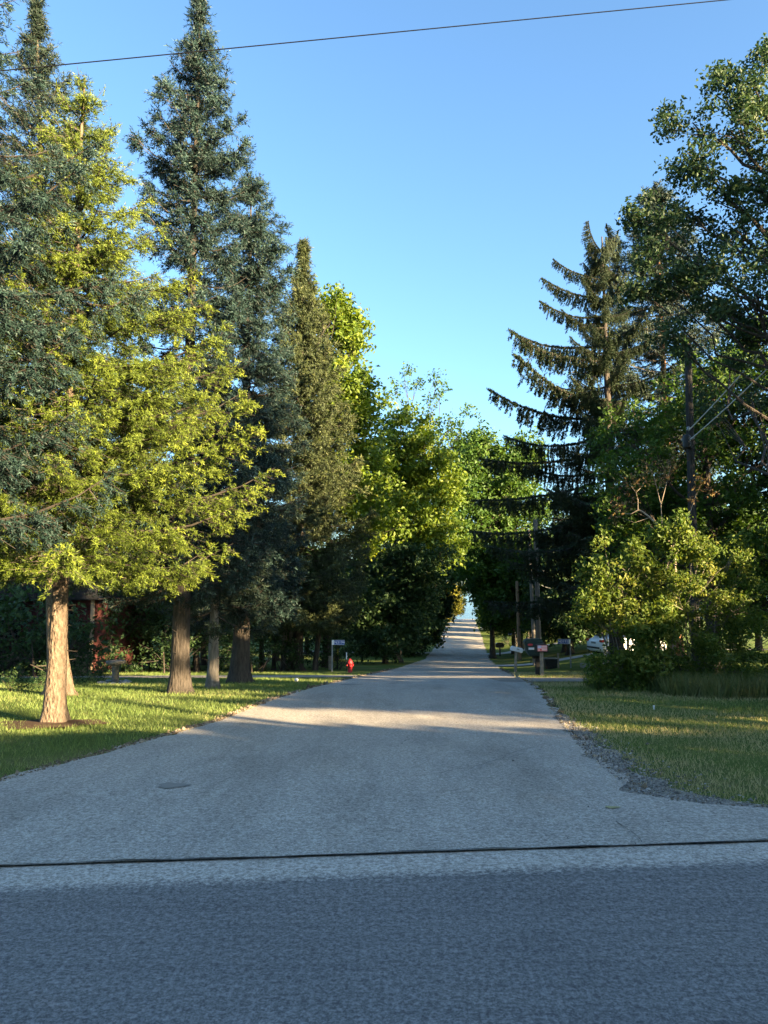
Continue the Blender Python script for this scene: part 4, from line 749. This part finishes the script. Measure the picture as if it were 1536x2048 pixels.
# little black mailbox further on
q = gp(1000, 1312); Y = q[1]; k = Y/FPX; r = empty('mailbox', q, 'distant small black mailbox beside the thin concrete driveway', 'mailbox', 'mailboxes along the right verge')
zt = zp(1290, Y)-q[2]; box('post', (2.6*k, 2.6*k, zt+.1), (0, 0, zt/2-.05), m_blk, r, .006)
prism('body', [(-8*k, -4*k), (8*k, -4*k), (8*k, 2.5*k), (5*k, 4.6*k), (-5*k, 4.6*k), (-8*k, 2.5*k)], 9*k, m_blk, r, (0, 0, zt), bev=.015); box('shelf', (13*k, 8*k, .03), (0, 0, zt-5*k), m_timber, r)
# open bin
q = gp(1101, 1337); k = q[1]/FPX; r = empty('bin', q, 'low dark open bin with a pale rim behind the mailboxes', 'bin'); h = zp(1317, q[1])-q[2]
bm = bmesh.new(); w1, w2 = 12.5*k, 10.5*k
rings = [[bm.verts.new((sx_*w, sy_*w*.8, z)) for sx_, sy_ in ((-1, -1), (1, -1), (1, 1), (-1, 1))] for w, z in ((w2, 0), (w1, h), (w1*.92, h), (w2*.9, .05))]
for a_, b_ in zip(rings, rings[1:]):
    for i in range(4): bm.faces.new((a_[i], a_[(i+1) % 4], b_[(i+1) % 4], b_[i]))
bm.faces.new(rings[-1]); bm.faces.new(rings[0][::-1]); finish('tub', bm, m_blk, r)
for sy_ in (-1, 1): box('rim', (w1*2.06, .03, .03), (0, sy_*w1*.8, h+.012), m_steel, r, .006)
for sx_ in (-1, 1): box('rim', (.03, w1*1.56, .03), (sx_*w1, 0, h+.010), m_steel, r, .006)
# timber edging of the raised lawn
A = gp(1163, 1334); Bq = gp(1190, 1342); Cq = gp(1238, 1347); r = empty('timber_edging', A, 'long grey timber edging of the raised lawn behind the thicket', 'edging')
for p_, n_ in ((A, Bq), (Bq, Cq)):
    d = np.array(n_)-np.array(p_); L = float(np.linalg.norm(d[:2])); m_ = (np.array(p_)+np.array(n_))/2-np.array(A); box('beam', (L, .14, .22), (m_[0], m_[1], m_[2]+.08), m_timber, r, .02, (0, -math.atan2(d[2], L), math.atan2(d[1], d[0])))
# birdbath
q = gp(230, 1368); k = q[1]/FPX; m_oldconc = plain('weathered_concrete', (.15, .145, .13), .95, vary=.35, scale=7); r = empty('birdbath', q, 'grey concrete birdbath with a flat bowl ringed by stones on the lawn', 'birdbath'); h = zp(1323, q[1])-q[2]
lathe('pedestal', [(0, -.03), (9*k, -.03), (9*k, .06), (7.2*k, .1), (6.5*k, h*.5), (6.8*k, h-.14), (10*k, h-.1)], m_oldconc, r, 14)
lathe('bowl', [(6*k, h-.11), (14*k, h-.08), (18.5*k, h-.05), (18.5*k, h+.02), (16.5*k, h+.03), (15*k, h-.01), (0, h-.03)], m_oldconc, r, 24)
for i in range(13):
    a = i*.483; bm = bmesh.new(); bmesh.ops.create_icosphere(bm, subdivisions=1, radius=.11*random.uniform(.7, 1.2))
    for v in bm.verts: v.co *= random.uniform(.82, 1.15); v.co.z *= .62
    o = finish('stone', bm, m_conc, r); o.location = (.3*math.cos(a)*1.25, .3*math.sin(a), .03)
q = gp(593, 1364); bm = bmesh.new(); bmesh.ops.create_icosphere(bm, subdivisions=2, radius=.07)
for v in bm.verts: v.co *= random.uniform(.85, 1.1); v.co.z *= .9
o = finish('white_stone', bm, m_white); o.location = (q[0], q[1], q[2]+.05); tag(o, 'small white stone lying at the grass edge of the left driveway', 'stone')
# utility poles and cables
def pole(px, pb, pt, wpx, mat, label, Y=None, lean=0, group=None):
    q = gp(px, pb) if Y is None else base(px, pb, Y); k = q[1]/FPX; H = zp(pt, q[1])-q[2]; r = empty('utility_pole', q, label, 'utility pole', group)
    V, F = tube([(0, 0, -.2), (lean*.3, 0, H*.3), (lean*.7, 0, H*.7), (lean, 0, H)], [wpx*k*.5*1.1, wpx*k*.5*1.05, wpx*k*.48, wpx*k*.42], 14); arrays('shaft', V, F, mat, r, smooth=True)
    lathe('cap', [(wpx*k*.42, 0), (wpx*k*.3, .03), (0, .04)], mat, r, 14, (lean, 0, H)); return r, q, k, H
r1, q1, k1, H1 = pole(1393, 1350, 690, 16, m_pole, 'grey utility pole rising behind the roadside thicket with drop wires', 21.5, .18)
za = zp(885, 21.5)-q1[2]
lathe('transformer', [(0, -.22), (.11, -.22), (.12, -.18), (.12, .12), (.1, .17), (.04, .2), (0, .2)], m_blk, r1, 14, (-.06, -.2, za)); box('bracket', (.3, .25, .05), (0, -.14, za+.08), m_steel, r1)
for dz in (.3, -.02): lathe('insulator', [(0, 0), (.04, 0), (.06, .03), (.04, .06), (.055, .09), (.02, .12), (0, .12)], m_steel, r1, 10, (-.02, -.26, za+dz))
pole(1078, 1291, 1040, 9.5, m_polegrey, 'right one of the two grey poles standing close together behind the mailboxes', Y=43, lean=-.05, group='pair of grey utility poles')
pole(1069, 1289, 1060, 7, m_polegrey, 'left, thinner one of the two grey poles standing close together', Y=42.5, lean=-.18, group='pair of grey utility poles')
pole(1039, 1283, 1163, 7, m_polebrown, 'short brown broken-off pole, partly sunlit, behind the far mailbox', Y=55, lean=-.1)
def cable(name, A, B, sag, rad, label, mat=m_cable, n=26):
    A = np.array(A); B = np.array(B); t = np.linspace(0, 1, n)[:, None]; P = A+(B-A)*t; P[:, 2] -= 4*sag*(t*(1-t))[:, 0]
    V, F = tube(P, rad, 6); o = arrays(name, V, F, mat, None, None, True); return tag(o, label, 'cable')
A = np.array(at(130, 129, 7.0)); Bc = np.array(at(1440, 1, 7.9)); dl = Bc-A
cable('overhead_cable', A-dl*1.2, Bc+dl*1.2, .0, .0056, 'single dark twisted overhead cable crossing the open sky', n=80)
pa = np.array(q1)+np.array([-.02, -.26, za+.3]); pb_ = np.array(q1)+np.array([-.02, -.26, za])
cable('service_cable', pa, at(1760, 420, 13.5), .12, .016, 'upper of the two pale drop wires rising to the right from the pole', m_drop)
cable('service_cable', pb_, at(1790, 470, 13.5), .15, .016, 'lower of the two pale drop wires rising to the right from the pole', m_drop)
cable('service_cable', pb_+np.array([-.05, 0, -.1]), at(1325, 985, 26), .1, .012, 'dark drop wire running down behind the thicket from the grey pole')
qa = at(1078, 1136, 47); cable('service_cable', qa, at(1135, 1141, 52), .35, .014, 'upper sagging wire between the twin grey poles and the dark trees', m_steel)
qa = at(1078, 1168, 47); cable('service_cable', qa, at(1142, 1165, 52), .35, .014, 'lower sagging wire between the twin grey poles and the dark trees', m_steel)
# cars
def car(q, rz, label):
    r = empty('parked_car', q, label, 'car', 'white cars parked in the driveways', rz)
    # side profile along x (rear at x = 0), lofted across y with tumblehome
    prof = [(0, .38), (.02, .72), (.06, .95), (.28, 1.02), (.42, 1.06), (1.0, 1.46), (1.5, 1.55), (2.3, 1.52), (2.75, 1.4), (3.35, 1.04), (4.2, .92), (4.5, .72), (4.55, .4), (4.4, .25), (.2, .25)]
    bm = bmesh.new(); rows = []
    for yf in (-.9, -.86, -.6, 0, .6, .86, .9):
        row = []
        for x, z in prof:
            y = yf
            if z > 1.0: y = yf*(1-.26*(z-1.0)/.55)
            xx = x+(.10*(abs(yf)/.9)**3 if x < .5 else -.25*(abs(yf)/.9)**3 if x > 4 else 0); zz = z-.04*(abs(yf)/.9)**4 if z > .9 else z
            row.append(bm.verts.new((xx, y, zz)))
        rows.append(row)
    n = len(prof)
    for a_, b_ in zip(rows, rows[1:]):
        for i in range(n): bm.faces.new((a_[i], a_[(i+1) % n], b_[(i+1) % n], b_[i]))
    bm.faces.new(rows[0]); bm.faces.new(rows[-1][::-1]); bmesh.ops.bevel(bm, geom=bm.edges[:], offset=.02, segments=1, affect='EDGES'); finish('body', bm, m_carwhite, r, True)
    for sy_ in (-1, 1):
        for pts in (((.62, 1.1), (1.05, 1.4), (1.45, 1.47), (1.5, 1.1)), ((1.58, 1.1), (1.55, 1.47), (2.25, 1.45), (2.62, 1.36), (3.05, 1.1))):
            V = [(x, sy_*(.905*(1-.26*max(0, z-1.0)/.55)+.012), z) for x, z in pts]; arrays('side_window', V, [list(range(len(V)))], m_glass, r)
        for x in (.85, 3.6):
            w = lathe('wheel', [(.0, -.02), (.34, -.02), (.36, .02), (.36, .18), (.34, .215), (.235, .22)], m_rubber, r, 22, (x, sy_*.72, .34), (-sy_*math.pi/2, 0, 0))
            lathe('rim', [(.235, .2), (.21, .215), (.07, .2), (.05, .225), (0, .225)], m_steel, w, 22)
            a = np.linspace(0, 6.283, 29)[:-1]; arrays('wheel_arch', np.column_stack([x+.43*np.cos(a), np.full(28, sy_*.906), np.maximum(.255, .36+.43*np.sin(a))]), [list(range(28))], m_blk, r)
        bm = bmesh.new(); bmesh.ops.create_cube(bm, size=1); bmesh.ops.scale(bm, vec=(.3, .34, .14), verts=bm.verts); bmesh.ops.bevel(bm, geom=bm.edges[:], offset=.03, segments=2, affect='EDGES'); o = finish('tail_light', bm, m_tail, r); o.location = (.2, sy_*.755, .9)
        box('mirror', (.12, .16, .12), (2.95, sy_*.98, 1.08), m_carwhite, r, .03)
    V = [(.5, -.6, 1.125), (.5, .6, 1.125), (.93, .54, 1.435), (.93, -.54, 1.435)]; arrays('rear_window', [(x-.03, y, z+.03) for x, y, z in V], [(0, 1, 2, 3)], m_glass, r)
    V = [(2.8, -.58, 1.39), (2.8, .58, 1.39), (3.28, .66, 1.1), (3.28, -.66, 1.1)]; arrays('windscreen', [(x+.02, y, z+.03) for x, y, z in V], [(0, 1, 2, 3)], m_glass, r)
    box('number_plate', (.02, .5, .12), (.03, 0, .78), m_steel, r); box('bumper_trim', (.06, 1.4, .1), (.0, 0, .5), m_blk, r, .02); return r
q = gp(1190, 1312); car((q[0]-.1, q[1], q[2]), R(14), 'white car with its tail showing at the end of the concrete driveway')
q = gp(962, 1264); car((q[0]+.9, q[1]+1, q[2]+.02), R(75), 'distant white car parked beside the far right verge')
# split birch stump in front of the car
q = gp(1212, 1336); k = q[1]/FPX; r = empty('birch_trunk', q, 'pale split trunk leaning as an inverted V in front of the white car', 'tree')
m_birch = barkmat('pale_bark', (.3, .28, .25), (.55, .53, .5), 5, 5)
V, F = tube([(-8*k, 0, -.05), (-5*k, 0, 14*k), (-1*k, 0, 30*k), (0, 0, 36*k)], [3.2*k, 2.6*k, 2.2*k, 1.6*k], 8); arrays('stem', V, F, m_birch, r, smooth=True)
V, F = tube([(8*k, .1, -.05), (5*k, .05, 14*k), (2.5*k, 0, 34*k), (3*k, 0, 60*k), (6*k, .2, 90*k)], [3.4*k, 2.6*k, 2.0*k, 1.6*k, .8*k], 8); arrays('stem', V, F, m_birch, r, smooth=True)
# trunk with bare lower stem: pale double trunk behind the left driveway
for i, (px, w, lb) in enumerate(((566, 13, 'left of the two pale trunks cut off by foliage behind the left driveway'), (580, 10, 'right of the two pale trunks cut off by foliage behind the left driveway'), (630, 11, 'dark leaning trunk between the pale trunks and the address sign'))):
    q = gp(px, 1341); k = q[1]/FPX; r = empty('bare_trunk', q, lb, 'tree'); V, F = tube([(0, 0, -.1), (.02, 0, .4), (.3 if i == 2 else .05, 0, 3), (.7 if i == 2 else .1, 0, 6)], [w*k*.62, w*k*.5, w*k*.42, w*k*.2], 10, .03, i); arrays('trunk', V, F, m_bark_dark if i == 2 else m_bark_grey, r, smooth=True)
    SC = np.array([(.1, 0, 4.2), (.6, .2, 4.8), (-.5, .1, 4.6), (.2, -.4, 5.4), (.1, .4, 6)])[rng.integers(0, 5, 700)]+rng.normal(size=(700, 3))*np.array([.5, .45, .45])
    V, F = leaves_mesh(SC, .16, rng); arrays('crown', V, F, m_wood, r, np.repeat(rng.random(700), 2), kind='stuff')
# red house among the trees on the left
hx0, hx1, hy = at(-70, 1300, 30)[0], at(186, 1300, 30)[0], 30.; hz0 = g(hx1, hy); Wd = hx1-hx0
r = empty('house', ((hx0+hx1)/2, hy, hz0), 'red wooden house with a stone base half hidden behind the left spruces', 'house')
box('wall', (Wd, 7, 3.0), (0, 3.5, 1.5), m_redwall, r)
nb = int(Wd/.24)
for i in range(nb): box('siding_board', (.225, .03, 2.15), (-Wd/2+.12+i*Wd/nb, -.016, 1.98), m_redwall, r, .004)
st = plain('house_stone', (.2, .165, .125), .9, vary=.3, scale=4)
for row in range(3):
    x = -Wd/2-(.2 if row % 2 else 0)
    while x < Wd/2-.1:
        w = random.uniform(.35, .62); box('stone', (min(w, Wd/2-x)-.03, .12+random.uniform(0, .03), .27), (x+min(w, Wd/2-x)/2, -.05, .15+row*.295), st, r, .02); x += w
for cx_, ww in ((Wd/2-1.3, .9), (-Wd/2+1.6, 1.0)):
    f = box('window', (ww+.16, .07, 1.16), (cx_, -.05, 1.95), m_roof, r, .01); 
    for dx_ in (-1, 1): box('pane', (ww/2-.03, .02, 1.0), (dx_*ww/4, -.04, 0), m_glass, f)
prism('roof', [(-Wd/2-.4, 2.95), (Wd/2+.4, 2.95), (0, 5.2)], 7.8, m_roof, r, (0, 3.5, 0), bev=.03); box('corner_trim', (.14, .06, 3.0), (Wd/2-.07, -.035, 1.5), plain('beige_trim', (.34, .27, .18), .8), r)
